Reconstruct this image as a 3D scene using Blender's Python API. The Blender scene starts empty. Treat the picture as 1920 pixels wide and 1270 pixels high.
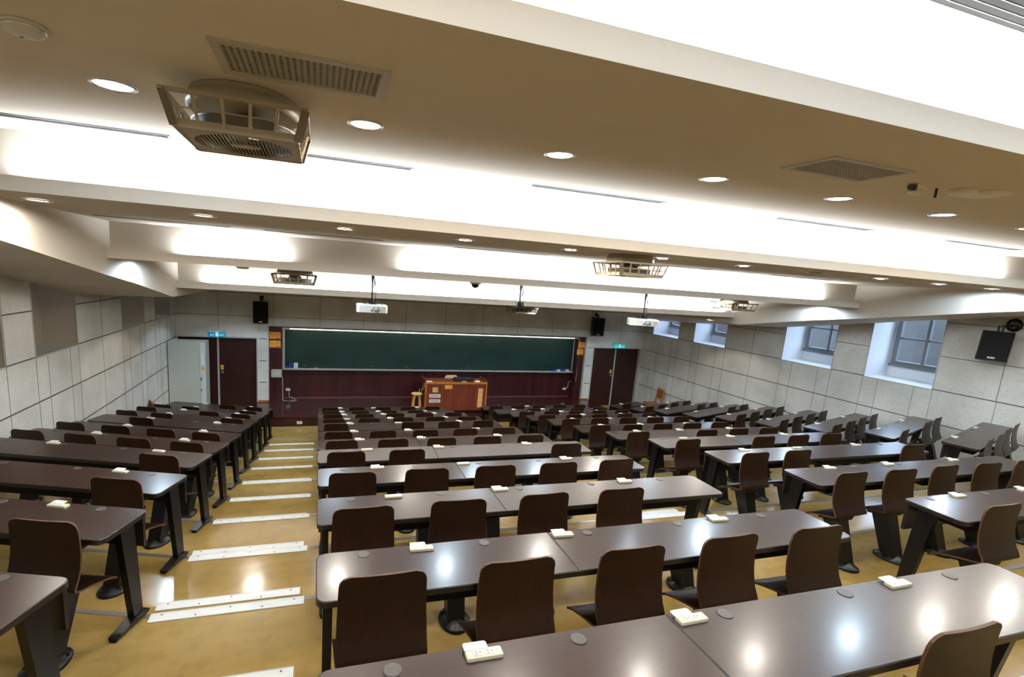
import bpy, math, random
from mathutils import Matrix, Vector
random.seed(7)
S = bpy.context.scene
COL = S.collection
H = 4.205                      # height of the lens above the front floor; geometry below is written relative to the lens
PI = math.pi

# ------------------------------------------------------------------ camera
cam = bpy.data.cameras.new('camera')
camo = bpy.data.objects.new('camera', cam)
COL.objects.link(camo)
FPX, PPX, PPY = 942.23, 898.09, 691.10          # focal length and principal point for a 1920 x 1270 frame
cam.sensor_fit = 'HORIZONTAL'; cam.sensor_width = 36.0
cam.lens = FPX / 1920 * 36.0
cam.shift_x = (960 - PPX) / 1920.0
cam.shift_y = (PPY - 635) / 1920.0
cam.clip_start = 0.05; cam.clip_end = 300
def rotv(w):
    w = Vector(w); t = w.length; k = w / t
    return Matrix.Rotation(t, 3, k)
A0 = Matrix(((1, 0, 0), (0, 0, -1), (0, 1, 0)))
RW = A0 @ rotv((0.1859, 0.0412, 0.3067))         # rows: right, down, forward
cr, cd, cf = Vector(RW[0]), Vector(RW[1]), Vector(RW[2])
Mc = Matrix((cr, -cd, -cf)).transposed().to_4x4()
Mc.translation = Vector((0, 0, H))
camo.matrix_world = Mc
S.camera = camo

# ------------------------------------------------------------------ view, world
S.view_settings.view_transform = 'Standard'
S.view_settings.look = 'None'
S.view_settings.gamma = 1.0
S.view_settings.use_curve_mapping = False
S.view_settings.exposure = 0.0
S.cycles.use_denoising = True
S.cycles.use_adaptive_sampling = False
S.cycles.max_bounces = 8
S.cycles.diffuse_bounces = 5
S.cycles.glossy_bounces = 3
S.cycles.transmission_bounces = 4
S.cycles.transparent_max_bounces = 8
S.cycles.sample_clamp_indirect = 4.0
S.cycles.caustics_reflective = False
S.cycles.caustics_refractive = False
world = bpy.data.worlds.new('world'); S.world = world
world.use_nodes = True
wn = world.node_tree.nodes; wl = world.node_tree.links
bg = wn['Background']
sky = wn.new('ShaderNodeTexSky'); sky.sky_type = 'HOSEK_WILKIE'; sky.turbidity = 6.0
sky.sun_direction = Vector((-0.5, -0.4, 0.77)).normalized()
mixs = wn.new('ShaderNodeMixRGB'); mixs.inputs[0].default_value = 0.55
mixs.inputs[2].default_value = (0.62, 0.78, 1.0, 1)
wl.new(sky.outputs[0], mixs.inputs[1]); wl.new(mixs.outputs[0], bg.inputs[0])
bg.inputs[1].default_value = 13.0

# ------------------------------------------------------------------ lights (placed in link space below the lens height)
WARM = (1.0, 0.80, 0.55); NEUT = (1.0, 0.93, 0.82); COOL = (0.66, 0.84, 1.0); TUBE = (0.93, 0.97, 1.0)
P_SPOT, P_COVE = 60.0, 30.0
def add_light(name, kind, loc, power, color, parent=None, rot=None, **kw):
    l = bpy.data.lights.new(name, kind); l.energy = power; l.color = color
    for k, v in kw.items(): setattr(l, k, v)
    o = bpy.data.objects.new(name, l); COL.objects.link(o)
    o.location = loc if parent else (loc[0], loc[1], loc[2] + H)
    if rot: o.rotation_euler = rot
    if parent: o.parent = parent
    return o
# fluorescent battens hidden in the ceiling troughs: (y, z, x0, x1)
COVES = [(1.80, 0.893, -2.2, 9.5), (4.445, 0.464, -1.95, 8.7), (7.115, 0.034, -1.6, -0.45), (7.115, 0.034, 1.15, 8.9), (10.105, -0.411, -1.9, 9.5)]
for cy, cz, cx0, cx1 in COVES:
    add_light('trough_lamp', 'AREA', ((cx0 + cx1) / 2, cy, cz), P_COVE * (cx1 - cx0), TUBE, rot=(PI - 0.12, 0, 0), shape='RECTANGLE', size=cx1 - cx0, size_y=0.035)
# lamp in the top rail of the chalkboard
add_light('board_lamp', 'AREA', (3.8, 15.45, -1.80), 26, (1.0, 0.97, 0.88), rot=(0.5, 0, 0), shape='RECTANGLE', size=9.2, size_y=0.05)
# ------------------------------------------------------------------ materials
def new_mat(name):
    m = bpy.data.materials.new(name); m.use_nodes = True
    return m, m.node_tree.nodes, m.node_tree.links, m.node_tree.nodes['Principled BSDF']
def mat(name, col, rough=0.5, metal=0.0, spec=0.5, emit=None, es=0.0, coat=0.0):
    m, n, l, b = new_mat(name)
    b.inputs['Base Color'].default_value = (*col, 1); b.inputs['Roughness'].default_value = rough
    b.inputs['Metallic'].default_value = metal; b.inputs['Specular IOR Level'].default_value = spec
    b.inputs['Coat Weight'].default_value = coat
    if emit: b.inputs['Emission Color'].default_value = (*emit, 1); b.inputs['Emission Strength'].default_value = es
    return m
def noise_mat(name, c1, c2, scale=(5, 5, 5), detail=4, rough=(0.5, 0.6), bump=0.0, bscale=40, lo=0.35, hi=0.65, spec=0.5, coat=0.0, rand=0.0, speck=None, coords='Object', dist=0.0):
    m, n, l, b = new_mat(name)
    tc = n.new('ShaderNodeTexCoord'); mp = n.new('ShaderNodeMapping'); mp.inputs['Scale'].default_value = scale
    l.new(tc.outputs[coords], mp.inputs['Vector'])
    nz = n.new('ShaderNodeTexNoise'); nz.inputs['Scale'].default_value = 1.0; nz.inputs['Detail'].default_value = detail; nz.inputs['Distortion'].default_value = dist
    l.new(mp.outputs[0], nz.inputs['Vector'])
    mr = n.new('ShaderNodeMapRange'); mr.inputs['From Min'].default_value = lo; mr.inputs['From Max'].default_value = hi
    l.new(nz.outputs[0], mr.inputs[0])
    mx = n.new('ShaderNodeMixRGB'); mx.inputs[1].default_value = (*c1, 1); mx.inputs[2].default_value = (*c2, 1)
    l.new(mr.outputs[0], mx.inputs[0]); out = mx.outputs[0]
    if speck:
        sc, amt, th = speck
        n2 = n.new('ShaderNodeTexNoise'); n2.inputs['Scale'].default_value = sc; n2.inputs['Detail'].default_value = 3
        l.new(tc.outputs[coords], n2.inputs['Vector'])
        r2 = n.new('ShaderNodeMapRange'); r2.inputs['From Min'].default_value = th; r2.inputs['From Max'].default_value = th + 0.12
        r2.inputs['To Min'].default_value = 1.0; r2.inputs['To Max'].default_value = 1.0 - amt
        l.new(n2.outputs[0], r2.inputs[0])
        m2 = n.new('ShaderNodeMixRGB'); m2.blend_type = 'MULTIPLY'; m2.inputs[0].default_value = 1
        l.new(out, m2.inputs[1]); l.new(r2.outputs[0], m2.inputs[2]); out = m2.outputs[0]
    if rand:
        oi = n.new('ShaderNodeObjectInfo'); r3 = n.new('ShaderNodeMapRange')
        r3.inputs['To Min'].default_value = 1 - rand; r3.inputs['To Max'].default_value = 1 + rand
        l.new(oi.outputs['Random'], r3.inputs[0])
        m3 = n.new('ShaderNodeMixRGB'); m3.blend_type = 'MULTIPLY'; m3.inputs[0].default_value = 1
        l.new(out, m3.inputs[1]); l.new(r3.outputs[0], m3.inputs[2]); out = m3.outputs[0]
    l.new(out, b.inputs['Base Color'])
    rr = n.new('ShaderNodeMapRange'); rr.inputs['To Min'].default_value = rough[0]; rr.inputs['To Max'].default_value = rough[1]
    l.new(nz.outputs[0], rr.inputs[0]); l.new(rr.outputs[0], b.inputs['Roughness'])
    b.inputs['Specular IOR Level'].default_value = spec; b.inputs['Coat Weight'].default_value = coat
    if bump:
        n3 = n.new('ShaderNodeTexNoise'); n3.inputs['Scale'].default_value = bscale; n3.inputs['Detail'].default_value = 3
        l.new(tc.outputs[coords], n3.inputs['Vector'])
        bp = n.new('ShaderNodeBump'); bp.inputs['Strength'].default_value = bump; bp.inputs['Distance'].default_value = 0.01
        l.new(n3.outputs[0], bp.inputs['Height']); l.new(bp.outputs[0], b.inputs['Normal'])
    return m
M = {}
M['plaster'] = noise_mat('plaster', (0.665, 0.61, 0.54), (0.705, 0.65, 0.575), (0.6, 2.0, 2.0), 5, (0.8, 0.9), 0.05, 6)
M['concrete'] = noise_mat('concrete', (0.62, 0.60, 0.545), (0.77, 0.75, 0.69), (1.6, 1.6, 1.6), 6, (0.85, 0.95), 0.3, 90, speck=(70, 0.25, 0.54))
M['joint'] = mat('joint', (0.07, 0.07, 0.08), 0.7)
M['joint_light'] = mat('joint_light', (0.27, 0.25, 0.21), 0.8)
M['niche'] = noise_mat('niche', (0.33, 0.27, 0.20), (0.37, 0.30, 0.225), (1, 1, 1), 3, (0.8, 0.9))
M['white_paint'] = mat('white_paint', (0.74, 0.76, 0.80), 0.6)
M['trim_paint'] = mat('trim_paint', (0.50, 0.49, 0.46), 0.5)
M['floor'] = noise_mat('floor_epoxy', (0.30, 0.190, 0.048), (0.43, 0.29, 0.095), (0.7, 2.4, 2), 7, (0.10, 0.24), 0.22, 4, spec=0.5, speck=(9, 0.12, 0.5), dist=0.6)
M['nosing'] = mat('nosing_metal', (0.36, 0.36, 0.37), 0.35, 0.7)
M['strip'] = noise_mat('white_strip', (0.78, 0.79, 0.78), (0.88, 0.89, 0.88), (6, 30, 6), 3, (0.35, 0.5))
M['stage'] = noise_mat('stage_wood', (0.030, 0.0055, 0.0048), (0.052, 0.010, 0.008), (1.2, 14, 2), 4, (0.08, 0.16))
M['stage_face'] = noise_mat('stage_face', (0.03, 0.006, 0.005), (0.045, 0.009, 0.007), (1.2, 4, 14), 4, (0.3, 0.4))
M['maroon'] = noise_mat('maroon_panel', (0.032, 0.005, 0.0055), (0.070, 0.0085, 0.010), (7, 7, 0.6), 5, (0.30, 0.42), lo=0.3, hi=0.7)
M['door'] = noise_mat('door_maroon', (0.030, 0.0065, 0.0052), (0.038, 0.0085, 0.0066), (5, 5, 0.8), 4, (0.30, 0.4))
M['skirting'] = mat('skirting', (0.16, 0.07, 0.06), 0.4)
M['board'] = noise_mat('chalkboard', (0.0028, 0.018, 0.0145), (0.0052, 0.036, 0.027), (1.2, 1, 2.2), 6, (0.35, 0.55), lo=0.25, hi=0.75)
M['alu'] = mat('aluminium', (0.72, 0.74, 0.74), 0.3, 0.6)
M['desk'] = noise_mat('desk_laminate', (0.030, 0.0155, 0.013), (0.046, 0.0245, 0.020), (28, 110, 28), 4, (0.2755, 0.280), 0.0, 60, lo=0.2, hi=0.8, spec=0.36, coat=0.22, rand=0.05)
M['desk'].node_tree.nodes['Principled BSDF'].inputs['Coat Roughness'].default_value = 0.15
M['desk_edge'] = mat('desk_edge', (0.013, 0.009, 0.008), 0.35)
M['ply'] = noise_mat('chair_plywood', (0.0145, 0.0050, 0.0020), (0.0225, 0.0078, 0.0031), (45, 45, 3.5), 4, (0.36, 0.46), spec=0.28, rand=0.25)
M['ply_edge'] = mat('plywood_edge', (0.085, 0.035, 0.013), 0.5)
M['black'] = mat('black_metal', (0.004, 0.004, 0.0042), 0.33, spec=0.3)
M['black_mat'] = mat('black_shelf', (0.005, 0.0045, 0.0045), 0.7, spec=0.2)
M['grommet'] = noise_mat('grommet', (0.05, 0.042, 0.038), (0.09, 0.075, 0.07), (160, 160, 160), 2, (0.35, 0.5))
M['ivory'] = mat('ivory_plastic', (0.78, 0.72, 0.54), 0.4)
M['white_plastic'] = mat('white_plastic', (0.62, 0.63, 0.62), 0.4)
M['paper'] = mat('paper', (0.84, 0.85, 0.90), 0.7)
M['ink'] = mat('ink', (0.05, 0.05, 0.07), 0.7)
M['socket'] = mat('socket_white', (0.80, 0.80, 0.76), 0.35)
M['fan'] = mat('fan_cream', (0.36, 0.30, 0.205), 0.45)
M['fan_in'] = mat('fan_dark', (0.10, 0.085, 0.06), 0.5)
M['beige'] = mat('beige_plastic', (0.74, 0.69, 0.56), 0.4)
M['dark_hole'] = mat('dark_void', (0.006, 0.006, 0.005), 0.9, spec=0.0)
M['vent'] = mat('vent_paint', (0.47, 0.44, 0.38), 0.45)
M['slot'] = mat('slot_grey', (0.22, 0.22, 0.21), 0.5)
M['vane'] = mat('vane_grey', (0.022, 0.023, 0.021), 0.8, spec=0.05)
M['steel'] = noise_mat('cabinet_steel', (0.50, 0.53, 0.48), (0.54, 0.57, 0.52), (2, 2, 2), 3, (0.45, 0.55))
M['steel_l'] = mat('cabinet_stile', (0.66, 0.70, 0.72), 0.4)
M['lectern'] = noise_mat('lectern_wood', (0.14, 0.024, 0.010), (0.20, 0.040, 0.016), (14, 14, 1.3), 5, (0.35, 0.45))
M['orange_wood'] = noise_mat('orange_wood', (0.40, 0.12, 0.018), (0.52, 0.19, 0.035), (12, 12, 3), 4, (0.35, 0.45))
M['pine'] = noise_mat('pine_wood', (0.55, 0.30, 0.075), (0.68, 0.42, 0.14), (10, 10, 3), 4, (0.4, 0.5))
M['tanpad'] = mat('tan_vinyl', (0.30, 0.13, 0.03), 0.55)
M['orange'] = mat('orange_notice', (0.85, 0.36, 0.035), 0.6)
M['tan_note'] = mat('tan_notice', (0.72, 0.42, 0.13), 0.6)
M['red_ink'] = mat('red_ink', (0.22, 0.02, 0.01), 0.6)
M['lightwood'] = mat('light_wood', (0.72, 0.50, 0.25), 0.5)
M['exit_l'] = mat('exit_blue_green', (0.0, 0.22, 0.36), 0.4, emit=(0.0, 0.28, 0.50), es=0.5)
M['exit_r'] = mat('exit_green', (0.0, 0.42, 0.40), 0.4, emit=(0.0, 0.55, 0.52), es=0.6)
M['exit_w'] = mat('exit_white', (0.5, 0.7, 0.75), 0.4, emit=(0.55, 0.95, 1.0), es=0.6)
M['blue'] = mat('blue_plastic', (0.02, 0.05, 0.32), 0.4)
M['laptop'] = mat('black_device', (0.012, 0.016, 0.02), 0.4)
M['glow_w'] = mat('lamp_warm', (1, 1, 1), 0.5, emit=(1.0, 0.90, 0.74), es=20)
M['glow_c'] = mat('lamp_cool', (1, 1, 1), 0.5, emit=(0.80, 0.92, 1.0), es=20)
M['glow_off'] = mat('lamp_off', (0.10, 0.09, 0.08), 0.5)
M['chrome'] = mat('chrome_trim', (0.66, 0.64, 0.60), 0.25, 0.8)
M['win_frame'] = mat('window_aluminium', (0.17, 0.18, 0.19), 0.4, 0.5)
M['bldg'] = noise_mat('neighbour_wall', (0.012, 0.015, 0.020), (0.020, 0.024, 0.030), (0.5, 0.5, 0.5), 3, (0.8, 0.9))
M['bldg_l'] = mat('neighbour_band', (0.05, 0.055, 0.06), 0.8)
M['bldg_d'] = mat('neighbour_dark', (0.0025, 0.003, 0.004), 0.3)
M['bldg_r'] = mat('neighbour_brick', (0.020, 0.0085, 0.009), 0.8)
M['asphalt'] = mat('outdoor_paving', (0.016, 0.018, 0.02), 0.9)
M['greenery'] = noise_mat('hedge', (0.006, 0.016, 0.009), (0.013, 0.032, 0.018), (9, 9, 9), 4, (0.7, 0.9))
# thin window glass: mostly clear, some reflection
gm = bpy.data.materials.new('window_glass'); gm.use_nodes = True
gn = gm.node_tree.nodes; gl = gm.node_tree.links; gn.remove(gn['Principled BSDF'])
tr = gn.new('ShaderNodeBsdfTransparent'); tr.inputs[0].default_value = (0.90, 0.94, 0.97, 1)
gs = gn.new('ShaderNodeBsdfGlossy'); gs.inputs['Roughness'].default_value = 0.02
ms = gn.new('ShaderNodeMixShader'); ms.inputs[0].default_value = 0.05; gl.new(tr.outputs[0], ms.inputs[1]); gl.new(gs.outputs[0], ms.inputs[2])
gl.new(ms.outputs[0], gn['Material Output'].inputs[0]); M['glass'] = gm

# ------------------------------------------------------------------ mesh helpers
class MB:
    def __init__(s): s.v = []; s.f = []; s.m = []; s.sm = []
    def add(s, vs, fs, m=0, smooth=False, X=None):
        b = len(s.v)
        for p in vs:
            s.v.append(tuple(X @ Vector(p)) if X is not None else tuple(p))
        for f in fs: s.f.append(tuple(b + i for i in f)); s.m.append(m); s.sm.append(smooth)
        return s
    def box(s, x0, x1, y0, y1, z0, z1, m=0, X=None):
        vs = [(x0, y0, z0), (x1, y0, z0), (x1, y1, z0), (x0, y1, z0), (x0, y0, z1), (x1, y0, z1), (x1, y1, z1), (x0, y1, z1)]
        return s.add(vs, [(0, 3, 2, 1), (4, 5, 6, 7), (0, 1, 5, 4), (1, 2, 6, 5), (2, 3, 7, 6), (3, 0, 4, 7)], m, False, X)
    def hexa(s, a, b, m=0):            # two quads (4 points each), joined
        return s.add(list(a) + list(b), [(3, 2, 1, 0), (4, 5, 6, 7), (0, 1, 5, 4), (1, 2, 6, 5), (2, 3, 7, 6), (3, 0, 4, 7)], m)
    def prism(s, poly, z0, z1, m=0, mside=None, X=None, smooth=False, bev=0.0):
        n = len(poly); mside = m if mside is None else mside
        if bev:
            cx = sum(p[0] for p in poly) / n; cy = sum(p[1] for p in poly) / n
            def ins(p):
                dx, dy = p[0] - cx, p[1] - cy
                return (p[0] - math.copysign(min(bev, abs(dx)), dx), p[1] - math.copysign(min(bev, abs(dy)), dy))
            inn = [ins(p) for p in poly]
            vs = [(*p, z0) for p in poly] + [(*p, z1 - bev) for p in poly] + [(*p, z1) for p in inn]
            fs_side = [(i, (i + 1) % n, n + (i + 1) % n, n + i) for i in range(n)]
            fs_bev = [(n + i, n + (i + 1) % n, 2 * n + (i + 1) % n, 2 * n + i) for i in range(n)]
            b = len(s.v)
            s.add(vs, [tuple(range(n - 1, -1, -1))], mside, False, X)
            for f in fs_side + fs_bev: s.f.append(tuple(b + i for i in f)); s.m.append(mside); s.sm.append(smooth)
            s.f.append(tuple(b + 2 * n + i for i in range(n))); s.m.append(m); s.sm.append(False)
            return s
        vs = [(*p, z0) for p in poly] + [(*p, z1) for p in poly]
        b = len(s.v)
        s.add(vs, [tuple(range(n - 1, -1, -1))], mside, False, X)
        s.f.append(tuple(b + n + i for i in range(n))); s.m.append(m); s.sm.append(False)
        for i in range(n):
            s.f.append((b + i, b + (i + 1) % n, b + n + (i + 1) % n, b + n + i)); s.m.append(mside); s.sm.append(smooth)
        return s
    def lathe(s, prof, n=24, m=0, c=(0, 0, 0), X=None, sx=1.0, sy=1.0, cap=True):
        vs = []; fs = []
        for r, z in prof:
            for i in range(n):
                a = 2 * PI * i / n; vs.append((c[0] + sx * r * math.cos(a), c[1] + sy * r * math.sin(a), c[2] + z))
        for j in range(len(prof) - 1):
            for i in range(n):
                fs.append((j * n + i, j * n + (i + 1) % n, (j + 1) * n + (i + 1) % n, (j + 1) * n + i))
        s.add(vs, fs, m, True, X)
        if cap:
            b = len(s.v) - len(vs)
            s.f.append(tuple(b + i for i in range(n - 1, -1, -1))); s.m.append(m); s.sm.append(False)
            k = (len(prof) - 1) * n
            s.f.append(tuple(b + k + i for i in range(n))); s.m.append(m); s.sm.append(False)
        return s
    def tube(s, pts, r, n=8, m=0, X=None):
        pts = [Vector(p) for p in pts]; vs = []; fs = []
        up = None
        for i, p in enumerate(pts):
            t = (pts[min(i + 1, len(pts) - 1)] - pts[max(i - 1, 0)]).normalized()
            if up is None: up = Vector((0, 0, 1)) if abs(t.z) < 0.9 else Vector((1, 0, 0))
            a = t.cross(up).normalized(); b2 = t.cross(a).normalized(); up = -b2 if False else up
            for k in range(n):
                th = 2 * PI * k / n; vs.append(tuple(p + a * r * math.cos(th) + b2 * r * math.sin(th)))
        for j in range(len(pts) - 1):
            for k in range(n): fs.append((j * n + k, (j + 1) * n + k, (j + 1) * n + (k + 1) % n, j * n + (k + 1) % n))
        s.add(vs, fs, m, True, X)
        b = len(s.v) - len(vs)
        s.f.append(tuple(b + i for i in range(n))); s.m.append(m); s.sm.append(False)
        k = (len(pts) - 1) * n
        s.f.append(tuple(b + k + i for i in range(n - 1, -1, -1))); s.m.append(m); s.sm.append(False)
        return s
    def bar(s, a, b, w, h, m=0, X=None):  # rectangular bar from a to b
        a = Vector(a); b = Vector(b); t = (b - a).normalized()
        up = Vector((0, 0, 1)) if abs(t.z) < 0.95 else Vector((0, 1, 0))
        u = t.cross(up).normalized() * w / 2; v = u.normalized().cross(t).normalized() * h / 2
        vs = [a - u - v, a + u - v, a + u + v, a - u + v, b - u - v, b + u - v, b + u + v, b - u + v]
        return s.add(vs, [(3, 2, 1, 0), (4, 5, 6, 7), (0, 1, 5, 4), (1, 2, 6, 5), (2, 3, 7, 6), (3, 0, 4, 7)], m, False, X)
    def build(s, name, mats, parent=None, loc=None, rz=0.0, link=True):
        me = bpy.data.meshes.new(name); me.from_pydata(s.v, [], s.f)
        for k in (mats if isinstance(mats, (list, tuple)) else [mats]): me.materials.append(M[k])
        me.polygons.foreach_set('material_index', s.m); me.polygons.foreach_set('use_smooth', s.sm)
        me.update()
        return put(name, me, parent, loc, rz)
def put(name, me, parent=None, loc=None, rz=0.0):
    o = bpy.data.objects.new(name, me); COL.objects.link(o)
    if parent is not None:
        o.parent = parent
        if loc: o.location = loc
    else:
        l = loc or (0, 0, 0); o.location = (l[0], l[1], l[2] + H)
    o.rotation_euler = (0, 0, rz)
    return o
def tag(o, label=None, cat=None, group=None, kind=None):
    if label: o['label'] = label
    if cat: o['category'] = cat
    if group: o['group'] = group
    if kind: o['kind'] = kind
    return o
def thing(name, label, cat, loc, rz=0.0, group=None):
    return tag(put(name, None, None, loc, rz), label, cat, group)
def struct(o): o['kind'] = 'structure'; return o
def copy_tree(o, parent=None):
    c = o.copy(); COL.objects.link(c)
    if parent is not None: c.parent = parent; c.matrix_parent_inverse = o.matrix_parent_inverse
    for ch in list(KIDS.get(o.name, [])): copy_tree(ch, c)
    return c
KIDS = {}
def index_kids():
    KIDS.clear()
    for o in bpy.data.objects:
        if o.parent: KIDS.setdefault(o.parent.name, []).append(o)
def rrect(x0, x1, y0, y1, r, n=5):
    pts = []
    for cx, cy, a0 in ((x1 - r, y1 - r, 0), (x0 + r, y1 - r, PI / 2), (x0 + r, y0 + r, PI), (x1 - r, y0 + r, 1.5 * PI)):
        for i in range(n + 1):
            a = a0 + PI / 2 * i / n; pts.append((cx + r * math.cos(a), cy + r * math.sin(a)))
    return pts
def text_mesh(txt, size, name='lettering', m='ink', parent=None, loc=(0, 0, 0), rot=(PI / 2, 0, 0), ext=0.001):
    cu = bpy.data.curves.new(name, 'FONT'); cu.body = txt; cu.size = size; cu.extrude = ext; cu.align_x = 'CENTER'; cu.align_y = 'CENTER'
    t = bpy.data.objects.new(name, cu); COL.objects.link(t)
    dg = bpy.context.evaluated_depsgraph_get()
    me = bpy.data.meshes.new_from_object(t.evaluated_get(dg)); bpy.data.objects.remove(t)
    me.materials.clear(); me.materials.append(M[m])
    o = bpy.data.objects.new(name, me); COL.objects.link(o); o.parent = parent
    o.location = loc; o.rotation_euler = rot
    return o

# ------------------------------------------------------------------ the room
XL, XR, YW, YB, SB = -3.69, 11.12, 15.37, -3.6, -4.205
ZTOP = {-1: -1.219, 0: -1.43, 1: -1.606, 2: -1.792, 3: -1.985, 4: -2.215, 5: -2.432, 6: -2.619, 7: -2.838, 8: -3.049, 9: -3.275, 10: -3.465}
for k in range(-2, -6, -1): ZTOP[k] = ZTOP[k + 1] + 0.205
def YR(k): return 1.42 + 1.035 * (k + 1)         # far edge of the desks in row k
def ZF(k): return ZTOP[k] - 0.74                 # floor of row k
TH = 0.327 / 0.945
def edge(k, x):
    y = YR(k) - 0.03
    if x < -1.04: y += (-1.04 - x) * TH
    if x > 8.35: y += (x - 8.35) * TH
    return y
BRK = [XL, -1.04, 8.35, XR]
fl = MB()
for k in range(-5, 10):
    for a, b in zip(BRK[:-1], BRK[1:]):
        y0a, y0b = (edge(k - 1, a), edge(k - 1, b)) if k > -5 else (YB, YB)
        y1a, y1b = edge(k, a), edge(k, b)
        z, zn = ZF(k), (ZF(k + 1) if k < 9 else SB)
        fl.add([(a, y0a, z), (b, y0b, z), (b, y1b, z), (a, y1a, z)], [(0, 1, 2, 3)])
        fl.add([(a, y1a, z), (b, y1b, z), (b, y1b, zn), (a, y1a, zn)], [(0, 1, 2, 3)])
for a, b in zip(BRK[:-1], BRK[1:]):
    fl.add([(a, edge(9, a), SB), (b, edge(9, b), SB), (b, 16.1, SB), (a, 16.1, SB)], [(0, 1, 2, 3)])
struct(fl.build('floor', 'floor'))
# half steps in the two straight aisles, as part of the floor build-up
AIS = [(-1.04, -0.08), (3.22, 4.24)]
for k in range(-2, 9):
    hs = MB()
    zm = (ZF(k) + ZF(k + 1)) / 2
    for a, b in AIS: hs.box(a - 0.0, b - 0.02, edge(k, 0) - 0.01, edge(k, 0) + 0.26, ZF(k + 1) - 0.02, zm)
    struct(hs.build('floor_step', 'floor'))
tr = MB()
for k in range(-2, 10):
    for a, b in zip(BRK[:-1], BRK[1:]):
        z = ZF(k) + 0.003
        tr.add([(a, edge(k, a) - 0.035, z), (b, edge(k, b) - 0.035, z), (b, edge(k, b) + 0.004, z), (a, edge(k, a) + 0.004, z),
                (a, edge(k, a) + 0.004, z - 0.03), (b, edge(k, b) + 0.004, z - 0.03)], [(0, 1, 2, 3), (3, 2, 5, 4)])
struct(tr.build('trim_1', 'nosing'))
ORD = ['first', 'second', 'third', 'fourth', 'fifth', 'sixth', 'seventh', 'eighth', 'ninth', 'tenth', 'eleventh', 'twelfth', 'thirteenth']
def rowname(k): return ORD[10 - k]
for ai, (a, b) in enumerate(AIS):
    an = ('left aisle', 'centre aisle')[ai]
    for k in range(0 if ai == 0 else 1, 10):
        for lev in (0, 1):
            if k == 9 and lev == 1: continue
            z = ZF(k) if lev == 0 else (ZF(k) + ZF(k + 1)) / 2
            y1 = edge(k, 0) + (0.006 if lev == 0 else 0.262)
            xa, xb = (a, b) if lev == 0 else (a + 0.0 - 0.03 * (ai == 0), b - 0.035)
            s = MB(); s.box(xa, xb, y1 - 0.088, y1, z + 0.001, z + 0.007)
            s.box(xa, xb, y1 - 0.003, y1 + 0.003, z - 0.022, z + 0.007)
            for q in range(5):
                xx = xa + (xb - xa) * (0.07 + 0.215 * q)
                s.lathe([(0.006, 0), (0.006, 0.0085)], 8, 1, (xx, y1 - 0.045 + 0.02 * (-1) ** q, z))
            o = s.build('stair_nosing', ['strip', 'joint'])
            tag(o, 'white step edge strip, %s of step at %s row, %s' % (('upper strip', 'lower strip')[lev], rowname(k), an), 'step strip', 'white step edge strips of the ' + an)

# ceiling: stepped slabs, each with a lip hiding a trough of lamps; (lip y, underside z, lip top z)
SEC = [(-3.6, 1.21, 1.21), (1.735, 0.79, 0.904), (4.38, 0.37, 0.473), (7.05, -0.06, 0.043), (10.04, -0.515, -0.402)]
XA, XB = -2.38, 9.81
ce = MB()
for i, (y, z, zl) in enumerate(SEC):
    y1 = (SEC[i + 1][0] + 0.12) if i < 4 else YW
    x0, x1 = XA - 0.02, XB + 0.02
    yy = y + (0.03 if i else 0)
    ce.add([(x0, yy, z), (x1, yy, z), (x1, y1, z), (x0, y1, z)], [(0, 1, 2, 3)])
    if i:
        ce.box(x0, x1, y, y + 0.03, z, zl)
        ce.add([(x0, y + 0.03, z + 0.02), (x1, y + 0.03, z + 0.02), (x1, y + 0.12, z + 0.02), (x0, y + 0.12, z + 0.02)], [(0, 1, 2, 3)])
        zu = SEC[i - 1][1]
        ce.add([(x0, y + 0.12, z), (x1, y + 0.12, z), (x1, y + 0.12, zu), (x0, y + 0.12, zu)], [(0, 1, 2, 3)])
ce.add([(XL, YB, 1.3), (XR, YB, 1.3), (XR, 16.2, 1.3), (XL, 16.2, 1.3)], [(0, 1, 2, 3)])
struct(ce.build('ceiling', 'plaster'))
# side bulkheads with a sloping underside: (y, inner z, outer z)
BP = [(YB, 1.14, 1.14), (1.0, 0.55, 0.55), (4.97, 0.04, 0.04), (7.03, -0.26, -0.255), (7.9, -0.372, -0.40), (9.82, -0.667, -0.69), (11.4, -0.67, -0.80), (13.36, -0.68, -0.93), (YW, -0.69, -1.05)]
for side, (xi, xo) in (('left', (XA, XL)), ('right', (XB, XR))):
    b = MB()
    for (ya, ia, oa), (yb, ib, ob) in zip(BP[:-1], BP[1:]):
        b.add([(xi, ya, ia), (xi, yb, ib), (xo, yb, ob), (xo, ya, oa), (xi, ya, 1.3), (xi, yb, 1.3)], [(0, 1, 2, 3), (0, 1, 5, 4)])
    struct(b.build('ceiling_bulkhead_' + side, 'plaster'))

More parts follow.
